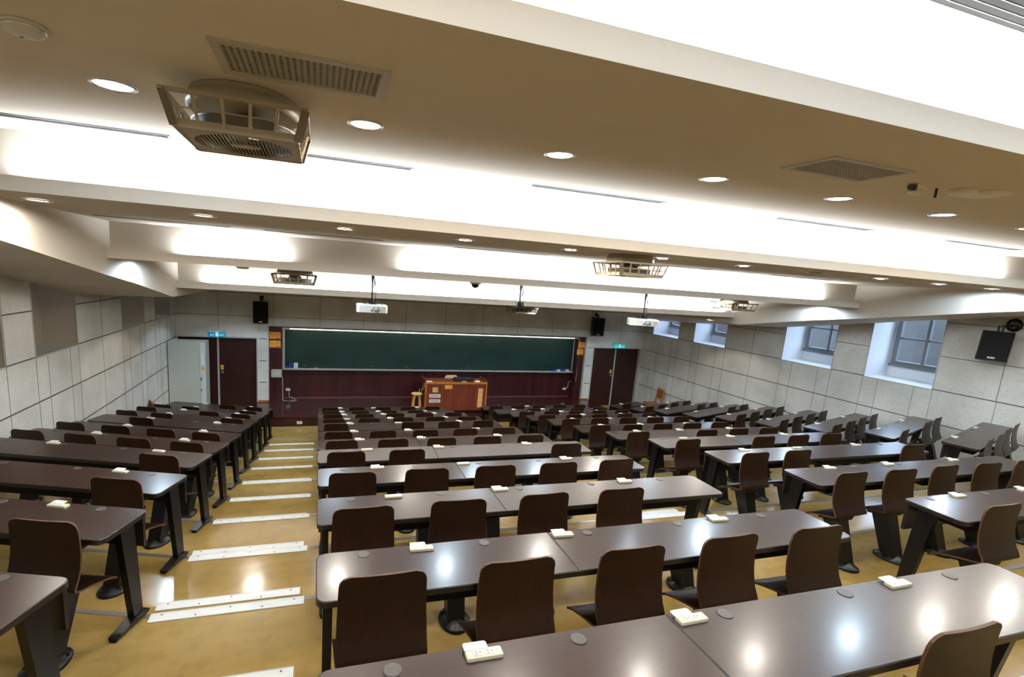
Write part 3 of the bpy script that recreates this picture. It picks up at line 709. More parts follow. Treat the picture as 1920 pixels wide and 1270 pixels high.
def box_fan(x, y, zt, zc, label, rz=0.0):
    """zt top rim height, zc ceiling height; origin on the ceiling"""
    t = thing('ceiling_box_fan', label, 'ceiling fan', (x, y, zc), rz, 'square box fans hanging from the ceiling')
    d = zt - zc; a = 0.29; b = 0.255; h = 0.135; zb = d - h
    q = MB(); q.lathe([(0.235, 0.0), (0.24, -0.01), (0.24, -0.03), (0.255, -0.034), (0.255, d + 0.01), (0.24, d)], 36, 0); q.build('mounting_ring', 'fan', t)
    for (ax, ay) in ((0.17, 0.17), (-0.17, 0.17), (0.17, -0.17), (-0.17, -0.17)):
        pass
    q = MB()
    # rim and lower frame
    for s in (-1, 1):
        q.bar((-a - 0.01, s * a, d), (a + 0.01, s * a, d), 0.022, 0.016); q.bar((s * a, -a - 0.01, d), (s * a, a + 0.01, d), 0.022, 0.016)
        q.bar((-b, s * b, zb + 0.014), (b, s * b, zb + 0.014), 0.008, 0.036); q.bar((s * b, -b, zb + 0.014), (s * b, b, zb + 0.014), 0.008, 0.036)
    for i in range(6):
        f = -1 + 2 * i / 5
        wd = 0.042 if i in (0, 5) else 0.014
        for s in (-1, 1):
            q.bar((f * b, s * b, zb), (f * a, s * a, d), wd, 0.006); q.bar((s * b, f * b, zb), (s * a, f * a, d), 0.006 if False else wd, 0.006)
    m = (a + b) / 2
    for s in (-1, 1):
        q.bar((-m, s * m, zb + h * 0.55), (m, s * m, zb + h * 0.55), 0.004, 0.006); q.bar((s * m, -m, zb + h * 0.55), (s * m, m, zb + h * 0.55), 0.004, 0.006)
    # bottom plate with a round opening
    n = 40; R = 0.222; vs = []; fs = []
    for i in range(n):
        an = 2 * PI * i / n + PI / 4; c, s = math.cos(an), math.sin(an); k = b / max(abs(c), abs(s))
        vs += [(c * k, s * k, zb), (c * R, s * R, zb - 0.003), (c * R, s * R, zb + 0.02)]
    for i in range(n):
        j = (i + 1) % n
        fs += [(3 * i, 3 * j, 3 * j + 1, 3 * i + 1), (3 * i + 1, 3 * j + 1, 3 * j + 2, 3 * i + 2)]
    q.add(vs, fs, 0)
    q.build('housing', 'fan', t)
    q = MB(); q.lathe([(0.224, zb + 0.004), (0.232, zb + 0.080), (0.236, zb + 0.085), (0.228, zb + 0.085), (0.220, zb + 0.006)], 36, 0, cap=False); q.build('air_shroud', 'fan_in', t)
    q = MB()
    for i in range(25):
        xx = -0.204 + 0.017 * i; yy = math.sqrt(max(0.0, R * R - xx * xx))
        q.bar((xx, -yy, zb + 0.004), (xx, yy, zb + 0.004), 0.0035, 0.0035)
    q.lathe([(0.055, 0.0), (0.055, -0.004), (0.03, -0.006)], 20, 0, (0, 0, zb + 0.002), sx=1.25, sy=0.8)
    q.build('guard_grille', 'fan', t)
    q = MB(); q.lathe([(0.035, d + 0.0), (0.075, d - 0.015), (0.085, d - 0.045), (0.08, d - 0.075), (0.03, d - 0.085)], 20, 0)
    for i in range(20):
        an = 2 * PI * i / 20; q.bar((0.086 * math.cos(an), 0.086 * math.sin(an), d - 0.02), (0.086 * math.cos(an), 0.086 * math.sin(an), d - 0.065), 0.006, 0.006, 1)
    q.build('motor', ['fan', 'fan_in'], t)
    for i in range(4):
        an = PI / 2 * i + 0.35; X = Matrix.Rotation(an, 4, 'Z')
        q = MB(); q.hexa([tuple(X @ Vector(p)) for p in ((0.07, -0.03, d - 0.072), (0.195, -0.055, d - 0.085), (0.20, 0.045, d - 0.055), (0.07, 0.03, d - 0.058))],
                         [tuple(X @ Vector(p)) for p in ((0.07, -0.03, d - 0.069), (0.195, -0.055, d - 0.082), (0.20, 0.045, d - 0.052), (0.07, 0.03, d - 0.055))])
        q.build('fan_blade', 'fan', t)
    return t
box_fan(-0.36, 2.89, 0.70, 0.79, 'cream square box fan on the nearest ceiling, left of centre')
box_fan(3.29, 4.97, 0.275, 0.37, 'cream square box fan on the second ceiling, right of centre')
box_fan(-0.34, 7.80, -0.125, -0.06, 'tan square box fan beyond the beam, left, above the left desks')
box_fan(7.61, 7.85, -0.125, -0.06, 'square box fan at right, near the windows and the right bulkhead')
box_fan(4.62, 11.25, -0.60, -0.515, 'square box fan above the chalkboard centre, half hidden by the front beam')

def perforated_grille(x0, x1, y0, y1, z, label):
    t = thing('ceiling_grille', label, 'ceiling vent', ((x0 + x1) / 2, (y0 + y1) / 2, z), 0, 'perforated return air grilles')
    a, b = (x1 - x0) / 2, (y1 - y0) / 2; f = 0.035
    q = MB(); q.box(-a, a, -b, -b + f, -0.010, 0); q.box(-a, a, b - f, b, -0.010, 0); q.box(-a, -a + f, -b + f, b - f, -0.010, 0); q.box(a - f, a, -b + f, b - f, -0.010, 0)
    q.build('frame', 'vent', t)
    q = MB(); q.box(-a + f, a - f, -b + f, b - f, -0.0012, -0.0006); q.build('backing', 'dark_hole', t)
    q = MB(); w = 2 * (a - f); n = 24
    for i in range(n + 1):
        xx = -a + f + w * i / n; q.box(xx - 0.0020, xx + 0.0020, -b + f, b - f, -0.006, -0.003)
    hh = 2 * (b - f); p = w / n; m = int(hh / (p * 0.72))
    for i in range(n):
        xa = -a + f + p * i
        for j in range(m):
            ya = -b + f + hh * j / m; yb = ya + hh / m
            q.bar((xa, ya, -0.0045), (xa + p, yb, -0.0045), 0.0024, 0.002); q.bar((xa + p, ya, -0.0045), (xa, yb, -0.0045), 0.0024, 0.002)
    q.build('perforated_sheet', 'vent', t)
perforated_grille(-0.40, 0.265, 2.20, 2.55, 0.79, 'perforated metal return grille beside the near box fan')
perforated_grille(2.66, 3.31, 2.20, 2.55, 0.79, 'perforated metal return grille at right, near the smoke detector')

def slot_diffuser(x0, x1, y, z, label, n=2, wid=0.10):
    t = thing('slot_diffuser', label, 'air vent', ((x0 + x1) / 2, y, z), 0, 'linear air slots in the ceiling')
    a = (x1 - x0) / 2; b = wid / 2
    q = MB(); q.box(-a, a, -b, -b + 0.012, -0.004, 0); q.box(-a, a, b - 0.008, b, -0.003, 0); q.box(-a, -a + 0.016, -b, b, -0.004, 0); q.box(a - 0.016, a, -b, b, -0.004, 0)
    q.build('frame', 'slot', t)
    q = MB(); q.box(-a + 0.016, a - 0.016, -b + 0.012, b - 0.008, -0.0015, -0.0005); q.build('backing', 'vane', t)
    for i in range(n):
        yy = -b + 0.016 + (wid - 0.032) * (i + 0.5) / n
        q = MB(); q.box(-a + 0.016, a - 0.016, yy - 0.002, yy + 0.002, -0.004, -0.0015); q.build('vane', 'slot', t)
SL = [(-2.26, -0.96), (-0.63, 0.67), (1.65, 2.955), (4.28, 5.57), (6.72, 8.09)]
for i, (a, b) in enumerate(SL):
    slot_diffuser(a, b, 4.05, 0.79, 'long narrow air slot on the nearest ceiling before the bright trough, %s from left' % ORD[i])
for i, (a, b) in enumerate([(-2.23, -0.94), (-0.6, 0.72), (1.62, 2.9), (4.28, 5.57), (6.72, 8.0)]):
    slot_diffuser(a, b, 6.3, 0.37, 'thin air slot line on the second ceiling, %s from left' % ORD[i])
slot_diffuser(2.18, 3.48, 1.52, 1.21, 'wide ribbed air slot at the top right corner of the view', 4, 0.20)

def small(name, label, cat, loc, mats, fn, rz=0.0, parts=()):
    t = thing(name, label, cat, loc, rz)
    q = MB(); fn(q); q.build('body', mats, t)
    for pn, pm, pf in parts:
        q = MB(); pf(q); q.build(pn, pm, t)
    return t
small('smoke_detector', 'round white smoke detector at the top left corner of the ceiling', 'smoke detector', (-1.03, 2.42, 0.79), 'white_plastic',
      lambda q: q.lathe([(0.066, 0), (0.068, -0.008), (0.062, -0.012), (0.058, -0.03), (0.04, -0.038), (0.01, -0.040)], 26),
      parts=(('vent_ring', 'chrome', lambda q: q.lathe([(0.063, -0.012), (0.066, -0.016), (0.061, -0.020)], 26, cap=False)), ('indicator', 'ink', lambda q: q.lathe([(0.007, -0.03), (0.006, -0.041)], 8, 0, (-0.015, 0.015, 0)))))
small('smoke_detector', 'small grey smoke detector beside the far left box fan', 'smoke detector', (-1.0, 7.6, -0.06), 'beige',
      lambda q: q.lathe([(0.082, 0), (0.082, -0.012), (0.07, -0.03), (0.02, -0.034)], 20))
small('octagonal_sensor', 'octagonal beige ceiling sensor overlapping the flat round cover plate', 'sensor', (4.01, 2.36, 0.79), 'beige',
      lambda q: q.lathe([(0.075, 0), (0.078, -0.03), (0.06, -0.034)], 8))
small('cover_plate', 'flat round white cover plate at the right of the ceiling', 'ceiling plate', (4.235, 2.37, 0.79), 'beige',
      lambda q: q.lathe([(0.13, 0), (0.128, -0.008), (0.09, -0.016), (0.02, -0.018)], 30))
small('ceiling_camera', 'small grey camera on the ceiling beside the right grille', 'camera', (3.67, 2.43, 0.79), 'beige',
      lambda q: (q.box(-0.03, 0.05, -0.03, 0.03, -0.045, 0), q.lathe([(0.034, -0.03), (0.038, -0.05), (0.03, -0.062)], 14, 0, (0, 0.0, 0))),
      parts=(('lens_barrel', 'black', lambda q: q.lathe([(0.02, 0), (0.02, 0.03)], 12, 0, X=Matrix.Translation((-0.035, -0.01, -0.022)) @ Matrix.Rotation(-PI / 2, 4, 'Y'))),))
small('ceiling_stub', 'short black rod sticking down from the ceiling', 'rod', (3.865, 2.43, 0.79), 'black', lambda q: q.lathe([(0.008, 0), (0.008, -0.058)], 10))
small('dome_camera', 'black dome camera below the third beam above the chalkboard', 'camera', (2.31, 7.6, -0.06), 'beige',
      lambda q: q.lathe([(0.09, 0), (0.088, -0.015), (0.07, -0.028)], 22),
      parts=(('dome', 'black', lambda q: q.lathe([(0.060, -0.02), (0.060, -0.045), (0.048, -0.072), (0.02, -0.086), (0.004, -0.088)], 20)),))

def cables(q, pts_list, r=0.006, m=0):
    for pts in pts_list: q.tube(pts, r, 6, m)
def projector(x, y, zc, ztop, label, yaw, body=True, bw=0.46):
    t = thing('ceiling_projector' if body else 'projector_mount', label, 'projector' if body else 'projector mount', (x, y, zc), yaw)
    d = ztop - zc
    q = MB(); q.lathe([(0.05, 0), (0.05, -0.006), (0.018, -0.01)], 14); q.lathe([(0.018, 0), (0.018, d * 0.62)], 12, 0); q.build('pole', 'nosing', t)
    q = MB(); q.lathe([(0.013, d * 0.6), (0.013, d + 0.02)], 10, 0); q.box(-0.05, 0.045, -0.04, 0.04, d - (0.0 if not body else -0.0) + 0.0, d + 0.085); q.build('mount_bracket', 'black', t)
    q = MB()
    cables(q, [[(0.022, -0.01, -0.02), (0.034, -0.02, d * 0.3), (0.030, -0.012, d * 0.6), (0.02, -0.05, d * 0.9), (0.05, -0.08, d)],
               [(0.02, 0.0, -0.01), (0.05, 0.0, d * 0.35), (0.055, -0.01, d * 0.7), (0.05, -0.06, d)]], 0.007)
    if body:
        cables(q, [[(-0.14, -0.05, d + 0.01), (-0.04, -0.1, d - 0.01), (0.05, -0.14, d - 0.02), (0.09, -0.165, d - 0.08), (0.03, -0.175, d - 0.12)],
                   [(0.05, -0.08, d), (0.08, -0.16, d - 0.03), (0.11, -0.17, d - 0.09), (0.06, -0.18, d - 0.13)],
                   [(0.0, -0.08, d + 0.0), (0.03, -0.165, d - 0.04), (-0.02, -0.175, d - 0.11)], [(0.05, -0.06, d + 0.01), (0.12, -0.12, d + 0.02), (0.17, -0.14, d - 0.01)]], 0.005)
    q.build('cables', 'laptop', t)
    if body:
        hw = bw / 2
        q = MB(); q.prism([(-hw, -0.13), (-hw + 0.035, -0.16), (hw - 0.02, -0.16), (hw, -0.14), (hw, 0.14), (hw - 0.05, 0.17), (-hw + 0.05, 0.17), (-hw, 0.14)], d - 0.125, d - 0.005, 0, bev=0.014)
        b = q.build('projector_body', 'white_plastic', t)
        q = MB(); q.box(hw - 0.10, hw - 0.025, -0.163, -0.158, d - 0.108, d - 0.03); q.box(-hw - 0.002, -hw + 0.001, -0.08, 0.08, d - 0.10, d - 0.03); q.build('vent_grille', 'vent', b)
        q = MB(); q.lathe([(0.045, 0), (0.045, 0.025), (0.03, 0.026)], 18, 0, X=Matrix.Translation((0.06, 0.16, d - 0.065)) @ Matrix.Rotation(-PI / 2, 4, 'X')); q.build('lens', 'black', b)
        q = MB()
        for i in range(5): q.box(-0.02 + 0.03 * i, 0.0 + 0.03 * i, -0.163, -0.159, d - 0.10, d - 0.085)
        q.build('ports', 'ink', b)
    return t
projector(0.775, 8.0, -0.06, -0.50, 'white projector with cables hanging above the chalkboard left part', -0.03)
projector(5.72, 8.0, -0.06, -0.52, 'white projector with cables hanging in front of the right speaker', -0.42, bw=0.52)
projector(3.24, 8.0, -0.06, -0.43, 'empty black projector mount on a pole above the centre', 0.0, body=False)

def speaker(loc, rz, tilt, w, h, d, label, bracket):
    t = thing('wall_speaker', label, 'speaker', loc, rz, None)
    X = Matrix.Rotation(tilt, 4, 'X')
    q = MB(); q.prism([(-w / 2, 0), (w / 2, 0), (w / 2 * 0.72, d), (-w / 2 * 0.72, d)], -h / 2, h / 2, 0, X=X); q.build('cabinet', 'black', t)
    q = MB(); q.prism([(-w / 2 + 0.01, -0.001), (-w / 2 + 0.02, -0.014), (-w / 4, -0.022), (w / 4, -0.022), (w / 2 - 0.02, -0.014), (w / 2 - 0.01, -0.001)], -h / 2 + 0.01, h / 2 - 0.012, 0, X=X); q.build('speaker_grille', 'black_mat', t)
    q = MB(); q.box(-0.045, 0.045, -0.026, -0.022, -h / 2 + 0.035, -h / 2 + 0.060, 0, X)
    for i in range(6): q.box(-0.037 + 0.0135 * i, -0.029 + 0.0135 * i, -0.0268, -0.026, -h / 2 + 0.043, -h / 2 + 0.052, 1, X)
    q.build('badge', ['socket', 'ink'], t)
    bracket(t, h, d)
    return t
def br_front(t, h, d):
    q = MB(); q.box(-0.02, 0.02, 0.10, 0.14, h / 2 - 0.005, h / 2 + 0.10); q.bar((0, 0.12, h / 2 + 0.08), (0, 0.42 - 0.12, h / 2 + 0.09), 0.035, 0.025); q.box(-0.05, 0.05, 0.40 - 0.105, 0.40 - 0.085, h / 2 + 0.03, h / 2 + 0.15); q.build('wall_bracket', 'black', t)
speaker((-1.545, 15.05, -1.335), 0.0, 0.0, 0.39, 0.60, 0.26, 'black speaker on the front wall left of the chalkboard', br_front)
speaker((9.05, 15.05, -1.34), -0.12, 0.0, 0.42, 0.61, 0.26, 'black speaker on the front wall right of the chalkboard', br_front)
def br_side(t, h, d):
    q = MB(); q.box(-0.035, -0.02, 0.06, 0.12, h / 2 - 0.01, h / 2 + 0.09); q.box(0.02, 0.035, 0.06, 0.12, h / 2 - 0.01, h / 2 + 0.09)
    X = Matrix.Rotation(-0.22, 4, 'Z')
    q.bar((0, 0.09, h / 2 + 0.09), (0.0, 0.34, h / 2 + 0.10), 0.04, 0.03, 0, X)
    q.lathe([(0.11, 0), (0.11, 0.02), (0.06, 0.03)], 24, 0, X=X @ Matrix.Translation((0.0, 0.385, h / 2 + 0.11)) @ Matrix.Rotation(PI / 2, 4, 'X')); q.build('wall_bracket', 'black', t)
speaker((10.72, 5.36, -0.515), -PI / 2 + 0.22, -0.16, 0.40, 0.50, 0.26, 'black speaker on the right wall beside the nearest window', br_side)

# ------------------------------------------------------------------ front wall fittings
cb = thing('chalkboard', 'long green sliding chalkboard with aluminium frame on the front wall', 'chalkboard', (3.78, 15.76, -3.05))
q = MB(); q.box(-4.74, 4.76, -0.012, 0.03, 0.06, 1.22); q.build('board_surface', 'board', cb)
q = MB(); q.box(-4.80, 4.80, -0.30, 0.03, 1.245, 1.275); q.box(-4.80, 4.80, -0.06, 0.03, 1.19, 1.246); q.box(-4.80, -4.74, -0.05, 0.03, 0.03, 1.20); q.box(4.76, 4.80, -0.05, 0.03, 0.03, 1.20)
q.build('board_frame', 'alu', cb)
q = MB(); q.box(-4.80, 4.80, -0.11, 0.02, 0.02, 0.035); q.box(-4.80, 4.80, -0.115, -0.10, 0.0, 0.05); q.build('chalk_tray', 'alu', cb)
q = MB()
for i in range(9): q.lathe([(0.012, 0), (0.012, 0.004)], 8, 0, X=Matrix.Translation((-4.2 + i * 1.02 + 0.1 * math.sin(i * 3), -0.0125, 0.12 + 1.0 * ((i * 37) % 10 > 6))) @ Matrix.Rotation(PI / 2, 4, 'X'))
q.build('board_magnet', 'vent', cb)
# things on the chalk tray
def tray_item(name, label, cat, x, w, h, col, parts=()):
    o = MB(); o.box(-w / 2, w / 2, -0.04, 0.03, 0, h); b = o.build(name, col, None, (x, 15.70, -3.014)); return tag(b, label, cat)
for i, (x, w, h, c, lb) in enumerate([(-0.90, 0.11, 0.07, 'blue', 'blue chalk eraser at the left end of the chalk tray'), (-0.78, 0.10, 0.15, 'blue', 'blue and white chalk box standing at the left of the tray'),
                                       (-0.65, 0.12, 0.17, 'white_plastic', 'white plastic chalk box at the left of the tray'), (-0.35, 0.16, 0.03, 'laptop', 'black flat eraser lying on the left of the tray'), (-0.08, 0.10, 0.02, 'white_plastic', 'white chalk piece lying on the tray')]):
    tray_item('chalk_box' if h > 0.1 else 'board_eraser' if i != 4 else 'chalk', lb, 'chalk box' if h > 0.1 else 'eraser' if i != 4 else 'chalk', x, w, h, c)
for i, x in enumerate((7.84, 8.02, 8.20, 8.36)):
    tray_item('board_eraser', '%s eraser at the right end of the chalk tray, %s from left' % ('white and blue' if i % 2 else 'blue', ORD[i]), 'eraser', x, 0.14, 0.08 - 0.01 * (i % 2), 'blue' if i % 2 == 0 else 'white_plastic')
# notices
def notice(x, z, w, h, y, label, head):
    o = MB(); o.box(-w / 2, w / 2, -0.004, 0, 0, h); t = tag(o.build('notice', 'orange', None, (x, y, z)), label, 'notice')
    if head:
        text_mesh('禁止飲食', 0.062, 'notice_heading', 'red_ink', t, (0, -0.005, h * 0.72))
        z0 = 0.10
    else: z0 = h * 0.86
    q = MB()
    for j in range(4 if not head else 2):
        q.box(-w * (0.36 if head or j < 1 else 0.36) + (0.12 if (not head and j < 2) else 0), w * 0.36, -0.0048, -0.004, z0 - 0.022 * j - 0.004, z0 - 0.022 * j)
    q.box(w * 0.10, w * 0.38, -0.0048, -0.004, 0.018, 0.040); q.box(-w * 0.36, -w * 0.02, -0.0048, -0.004, 0.026, 0.031)
    q.build('notice_text', 'red_ink', t)
notice(-1.205, -2.11, 0.30, 0.20, 15.45, 'orange notice with heading left of the chalkboard, upper', True)
notice(-1.205, -2.36, 0.30, 0.205, 15.45, 'orange notice left of the chalkboard, lower', False)
notice(8.69, -2.13, 0.25, 0.205, 15.45, 'orange notice with heading right of the chalkboard, upper', True)
notice(8.665, -2.37, 0.25, 0.205, 15.45, 'orange notice right of the chalkboard, lower', False)
cbx = thing('control_box', 'grey plastic control box on the maroon panel left of the board', 'control box', (-1.165, 15.45, -3.23))
q = MB(); q.prism(rrect(-0.145, 0.145, 0, 0.23, 0.03, 4), 0, 0.09, 0, bev=0.01, X=Matrix.Rotation(PI / 2, 4, 'X')); q.build('box_case', 'vent', cbx)
q = MB(); q.box(-0.09, 0.09, -0.094, -0.09, 0.07, 0.16); q.build('display', 'steel', cbx)
for x, z, lb in ((-0.875, -3.72, 'left'), (8.375, -3.70, 'right')):
    t = thing('wall_outlet', 'white double wall outlet low on the maroon panelling, %s side' % lb, 'wall outlet', (x, 15.80, z))
    q = MB(); q.box(-0.065, 0.065, -0.012, 0, 0, 0.075); q.build('cover_plate', 'ivory', t)
    q = MB(); q.box(-0.045, -0.01, -0.014, -0.012, 0.02, 0.055); q.box(0.01, 0.045, -0.014, -0.012, 0.02, 0.055); q.build('socket', 'socket', t)
t = MB(); t.tube([(-0.84, 15.78, -3.70), (-0.85, 15.77, -3.80), (-0.83, 15.74, -3.90), (-0.70, 15.66, -3.935), (-0.62, 15.5, -3.94), (-0.72, 15.40, -3.94), (-0.9, 15.42, -3.94), (-1.0, 15.45, -3.93), (-1.0, 15.43, -3.85), (-1.0, 15.43, -3.5), (-1.005, 15.43, -3.25), (-1.03, 15.42, -3.2)], 0.008, 8)
tag(t.build('power_cord', 'white_plastic'), 'white power cord from the grey box to the left outlet', 'cord')
t = MB(); t.tube([(8.42, 15.78, -3.66), (8.50, 15.77, -3.60), (8.50, 15.77, -3.42), (8.56, 15.72, -3.38), (8.60, 15.43, -3.30), (8.60, 15.43, -2.6), (8.60, 15.43, -1.9), (8.56, 15.43, -1.80)], 0.008, 8)
tag(t.build('power_cord', 'white_plastic'), 'white power cord running down right of the chalkboard', 'cord')
t = thing('floor_outlet', 'white outlet box on the stage front near the left aisle', 'wall outlet', (-0.47, 13.69, -4.10))
q = MB(); q.box(-0.07, 0.07, -0.012, 0, -0.04, 0.04); q.build('cover_plate', 'ivory', t)
q = MB(); q.box(-0.05, -0.01, -0.0135, -0.012, -0.02, 0.02); q.box(0.01, 0.05, -0.0135, -0.012, -0.02, 0.02); q.build('socket', 'socket', t)
# exit signs
for x, m, lb, w in ((-2.68, 'exit_l', 'blue-green lit exit sign above the left door', 0.40), (10.115, 'exit_r', 'turquoise lit exit sign above the right door', 0.44)):
    t = thing('exit_sign', lb, 'exit sign', (x, 15.30, -2.07))
    q = MB(); q.box(-w / 2 - 0.01, w / 2 + 0.01, -0.03, 0.06, 0.13, 0.17); q.build('lamp_housing', 'alu', t)
    q = MB(); q.box(-w / 2, w / 2, -0.02, 0.02, 0.0, 0.13); q.build('sign_panel', m, t)
    q = MB(); y0, y1 = -0.023, -0.0205
    q.box(-0.035, 0.035, y0 + 0.001, y1, 0.006, 0.124); b = q.build('pictogram_door', 'exit_w', t)
    q = MB(); q.lathe([(0.009, 0), (0.009, 0.002)], 10, 0, X=Matrix.Translation((0.004, y0, 0.103)) @ Matrix.Rotation(PI / 2, 4, 'X'))
    for a, c in (((0.0, 0.092), (-0.006, 0.055)), ((-0.006, 0.055), (0.014, 0.035)), ((0.014, 0.035), (0.01, 0.012)), ((-0.006, 0.055), (-0.018, 0.03)), ((-0.018, 0.03), (-0.03, 0.026)), ((0.0, 0.086), (0.02, 0.07)), ((0.0, 0.086), (-0.018, 0.072))):
        q.bar((a[0], y0, a[1]), (c[0], y0, c[1]), 0.008, 0.002)
    q.build('running_figure', m, t)
    text_mesh('EXIT', 0.052, 'exit_lettering', 'exit_w', t, (-w * 0.30, -0.022, 0.045))
    text_mesh('出口', 0.062, 'exit_lettering', 'exit_w', t, (w * 0.30, -0.022, 0.05))

# ------------------------------------------------------------------ cabinet, lectern, stool, chairs at the front
c = thing('steel_cabinet', 'tall white steel cabinet in front of the left door', 'cabinet', (-3.235, 14.40, SB))
q = MB(); q.box(-0.43, 0.425, 0.02, 0.47, 0, 2.10); q.build('cabinet_body', 'steel', c)
q = MB(); q.box(-0.43, 0.285, 0, 0.02, 0.03, 2.085); q.build('door', 'steel', c)
q = MB(); q.box(0.292, 0.425, 0, 0.02, 0.03, 2.085); dd = q.build('side_stile', 'steel_l', c)
q = MB(); q.box(0.31, 0.325, -0.012, 0, 1.08, 1.18); q.box(0.305, 0.32, -0.012, 0, 0.80, 0.86); q.build('handle', 'black', dd)
q = MB(); q.box(0.335, 0.385, -0.004, 0, 1.36, 1.45); q.build('sticker', 'orange', dd)
q = MB(); q.box(0.33, 0.39, -0.003, 0, 1.50, 1.80); q.build('label_sheet', 'paper', dd)
LZ = -3.95
t = thing('lectern_desk', 'reddish wooden lectern desk with orange edges on the stage', 'lectern', (3.87, 13.92, LZ))
q = MB(); q.box(-0.90, 0.90, 0.03, 0.62, 0.08, 0.86); q.build('body', 'lectern', t)
q = MB(); q.box(-0.90, 0.90, 0.0, 0.03, 0.06, 0.86); q.build('front_board', 'lectern', t)
q = MB(); q.box(-0.84, 0.84, 0.06, 0.58, 0.0, 0.08); q.build('plinth', 'black_mat', t)
q = MB(); q.box(-0.93, 0.93, 0.0, 0.66, 0.86, 0.90); q.build('worktop', 'lectern', t)
q = MB(); q.box(-0.935, 0.935, -0.03, 0.0, 0.865, 0.925); q.build('top_rail', 'orange_wood', t)
for s in (-1, 1):
    q = MB(); q.box(min(s * 0.90, s * 0.94), max(s * 0.90, s * 0.94), -0.028, 0.03, 0.05, 0.90); q.build('edge_post', 'orange_wood', t)
    q = MB(); q.box(min(s * 0.91, s * 0.935), max(s * 0.91, s * 0.935), 0.0, 0.68, 0.90, 0.97); q.build('side_rail', 'lectern', t)
def lx(x): return x - 3.87
def lz(z): return z - LZ
q = MB(); q.box(lx(3.15), lx(3.31), -0.004, 0, lz(-3.337), lz(-3.188)); q.build('speaker_plate', 'tan_note', t)
for za, zb in ((-3.493, -3.392), (-3.64, -3.547)):
    q = MB(); q.box(lx(3.065), lx(3.395), -0.006, 0, lz(za), lz(zb))
    for i in range(12): q.box(lx(3.09) + i * 0.0235, lx(3.105) + i * 0.0235, -0.008, -0.006, lz(za) + 0.02, lz(zb) - 0.02, 1)
    q.build('air_vent', ['socket', 'slot'], t)
q = MB(); q.box(lx(3.517), lx(3.739), -0.003, 0, lz(-3.237), lz(-3.118)); q.box(lx(3.60), lx(3.70), -0.0036, -0.003, lz(-3.19), lz(-3.185), 1); q.build('notice_sheet', ['orange', 'red_ink'], t)
for i in range(4):
    zz = -3.805 + i * 0.1475; q = MB(); q.box(lx(4.538) + 0.002 * i, lx(4.685) + 0.002 * i, -0.003, 0, lz(zz) + 0.002, lz(zz) + 0.145); q.build('cork_square', 'tan_note', t)
for x, z in ((3.44, -3.151), (4.508, -3.168)):
    q = MB()
    for dx, dz in ((0, 0), (0.025, 0.03)) if x < 4 else ((0, 0), (0, 0.045)):
        q.lathe([(0.011, 0), (0.009, 0.012)], 10, 0, X=Matrix.Translation((lx(x) + dx, 0, lz(z) + dz)) @ Matrix.Rotation(PI / 2, 4, 'X'))
    q.build('hook', 'chrome', t)
q = MB(); q.box(-0.952, -0.94, 0.10, 0.17, 0.74, 0.86); q.build('side_sticker', 'orange', t)
t = thing('handset', 'black wired microphone hanging at the left side of the lectern', 'microphone', (2.80, 14.05, LZ + 0.62))
q = MB(); q.box(-0.03, 0.03, -0.025, 0.025, 0.08, 0.26); q.build('handset_body', 'black', t)
q = MB(); q.tube([(0, 0, 0.08), (-0.01, 0, 0.02), (-0.02, 0, -0.05), (0.0, 0, -0.08), (0.04, 0, -0.07), (0.05, 0.0, 0.02), (0.10, 0.0, 0.1)], 0.005, 6); q.build('handset_cord', 'white_plastic', t)
TZ = LZ + 0.90
t = thing('device_stack', 'black flat electronic device lying on the lectern top', 'device', (4.13, 14.16, TZ))
q = MB(); q.box(-0.30, 0.26, -0.15, 0.13, 0.0, 0.045); q.build('device_case', 'laptop', t)
q = MB(); q.box(-0.27, 0.27, -0.13, 0.15, 0.05, 0.095); q.build('device_lid', 'laptop', t)
q = MB(); q.box(-0.08, 0.06, -0.156, -0.15, 0.01, 0.035); q.build('device_label', 'tan_note', t)
o = MB(); o.prism([(-0.09, -0.07), (0.09, -0.09), (0.07, 0.08), (-0.08, 0.10)], 0, 0.006); tag(o.build('paper_sheets', 'paper', None, (3.08, 14.06, TZ)), 'white paper sheets at the left corner of the lectern top', 'paper')
o = MB(); o.lathe([(0.085, 0), (0.085, 0.02), (0.06, 0.045), (0.01, 0.05)], 16, 0, sx=1.0, sy=0.6); tag(o.build('folded_cloth', 'ivory', None, (4.53, 14.02, TZ)), 'small pale folded cloth at the right end of the lectern top', 'cloth')
t = thing('wooden_stool', 'round pine stool on the stage left of the lectern', 'stool', (2.69, 13.90, LZ))
q = MB(); q.lathe([(0.145, 0.56), (0.158, 0.57), (0.158, 0.59), (0.145, 0.60)], 24); q.build('seat', 'pine', t)
for i in range(4):
    an = PI / 4 + PI / 2 * i; c0, s0 = math.cos(an), math.sin(an)
    q = MB(); q.bar((0.10 * c0, 0.10 * s0, 0.56), (0.175 * c0, 0.175 * s0, 0.0), 0.034, 0.034); q.build('leg', 'pine', t)
for i in range(4):
    a0 = PI / 4 + PI / 2 * i; a1 = a0 + PI / 2; r = 0.155
    q = MB(); q.bar((r * math.cos(a0), r * math.sin(a0), 0.16), (r * math.cos(a1), r * math.sin(a1), 0.16), 0.02, 0.02); q.build('stretcher', 'pine', t)
t = thing('stage_chair', 'light wood chair behind the lectern with rounded back', 'chair', (4.03, 15.05, LZ))
q = MB(); q.prism(rrect(-0.21, 0.21, 0.62, 0.87, 0.09, 6), -0.01, 0.01, 0, X=Matrix.Translation((0, 0.16, 0)) @ Matrix.Rotation(PI / 2, 4, 'X')); q.build('backrest', 'lightwood', t)
q = MB(); q.box(-0.21, 0.21, -0.24, 0.17, 0.43, 0.45); q.build('seat', 'lightwood', t)
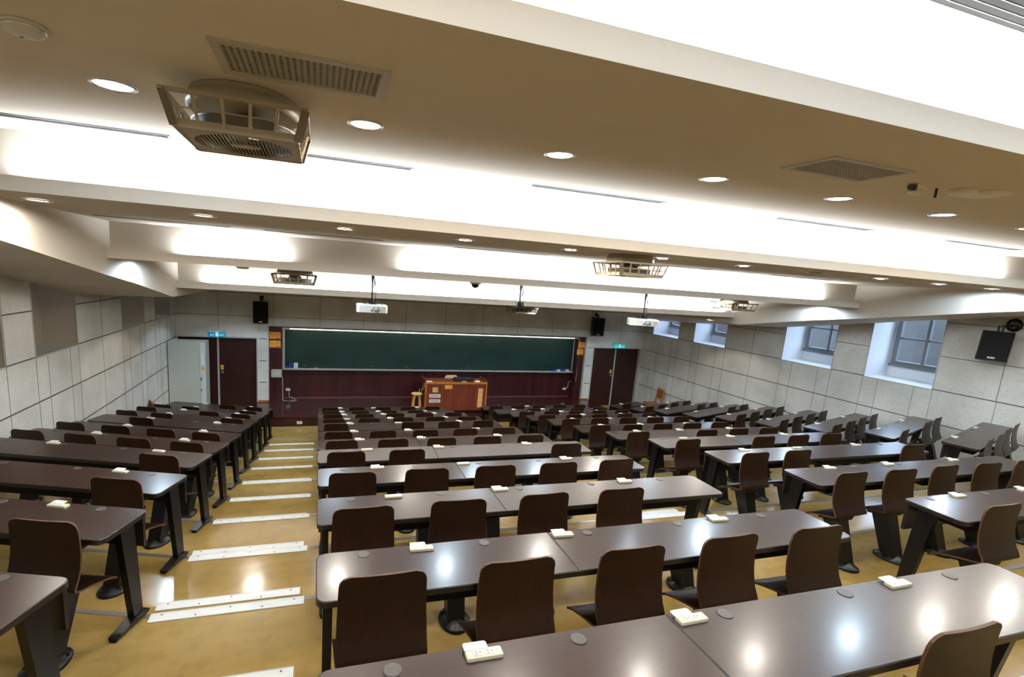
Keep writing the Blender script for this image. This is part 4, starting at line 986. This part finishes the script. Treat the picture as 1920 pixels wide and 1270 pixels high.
for a, b in ((-1, -1), (1, -1), (-1, 1), (1, 1)):
    q = MB(); q.tube([(a * 0.18, b * 0.18 - 0.03, 0), (a * 0.18, b * 0.18 - 0.03, 0.43)] + ([(a * 0.18, 0.165, 0.66)] if b > 0 else []), 0.012, 8); q.build('leg', 'alu', t)
def wood_chair(loc, rz, label):
    t = thing('wooden_chair', label, 'chair', loc, rz)
    q = MB(); q.box(-0.20, 0.20, -0.20, 0.20, 0.44, 0.475); q.build('seat', 'tanpad', t)
    q = MB(); q.box(-0.22, 0.22, -0.225, -0.195, 0.39, 0.445); q.box(-0.22, 0.22, 0.185, 0.215, 0.39, 0.445); q.box(-0.22, -0.19, -0.2, 0.2, 0.39, 0.445); q.box(0.19, 0.22, -0.2, 0.2, 0.39, 0.445); q.build('seat_frame', 'orange_wood', t)
    for s in (-1, 1):
        q = MB(); q.bar((s * 0.20, -0.20, 0), (s * 0.20, -0.20, 0.42), 0.035, 0.035); q.build('leg', 'orange_wood', t)
        q = MB(); q.bar((s * 0.20, 0.22, 0), (s * 0.20, 0.20, 0.44), 0.035, 0.035); q.bar((s * 0.20, 0.20, 0.43), (s * 0.20, 0.27, 0.96), 0.035, 0.035); q.build('leg', 'orange_wood', t)
    q = MB(); q.bar((-0.20, 0.268, 0.94), (0.20, 0.268, 0.94), 0.025, 0.04); q.build('back_rail', 'orange_wood', t)
    q = MB(); q.bar((-0.20, 0.235, 0.66), (0.20, 0.235, 0.66), 0.025, 0.035); q.build('back_rail', 'orange_wood', t)
    q = MB(); q.hexa([(-0.185, 0.228, 0.67), (0.185, 0.228, 0.67), (0.185, 0.246, 0.67), (-0.185, 0.246, 0.67)], [(-0.185, 0.262, 0.93), (0.185, 0.262, 0.93), (0.185, 0.28, 0.93), (-0.185, 0.28, 0.93)]); q.build('back_pad', 'tanpad', t)
    return t
wood_chair((10.76, 13.98, SB), -PI / 2 - 0.20, 'orange wooden chair with tan back against the right wall')
wood_chair((-3.36, 12.85, SB), PI / 2 + 0.5, 'orange wooden chair at the left wall beside the steel cabinet')
bpy.context.view_layer.update()
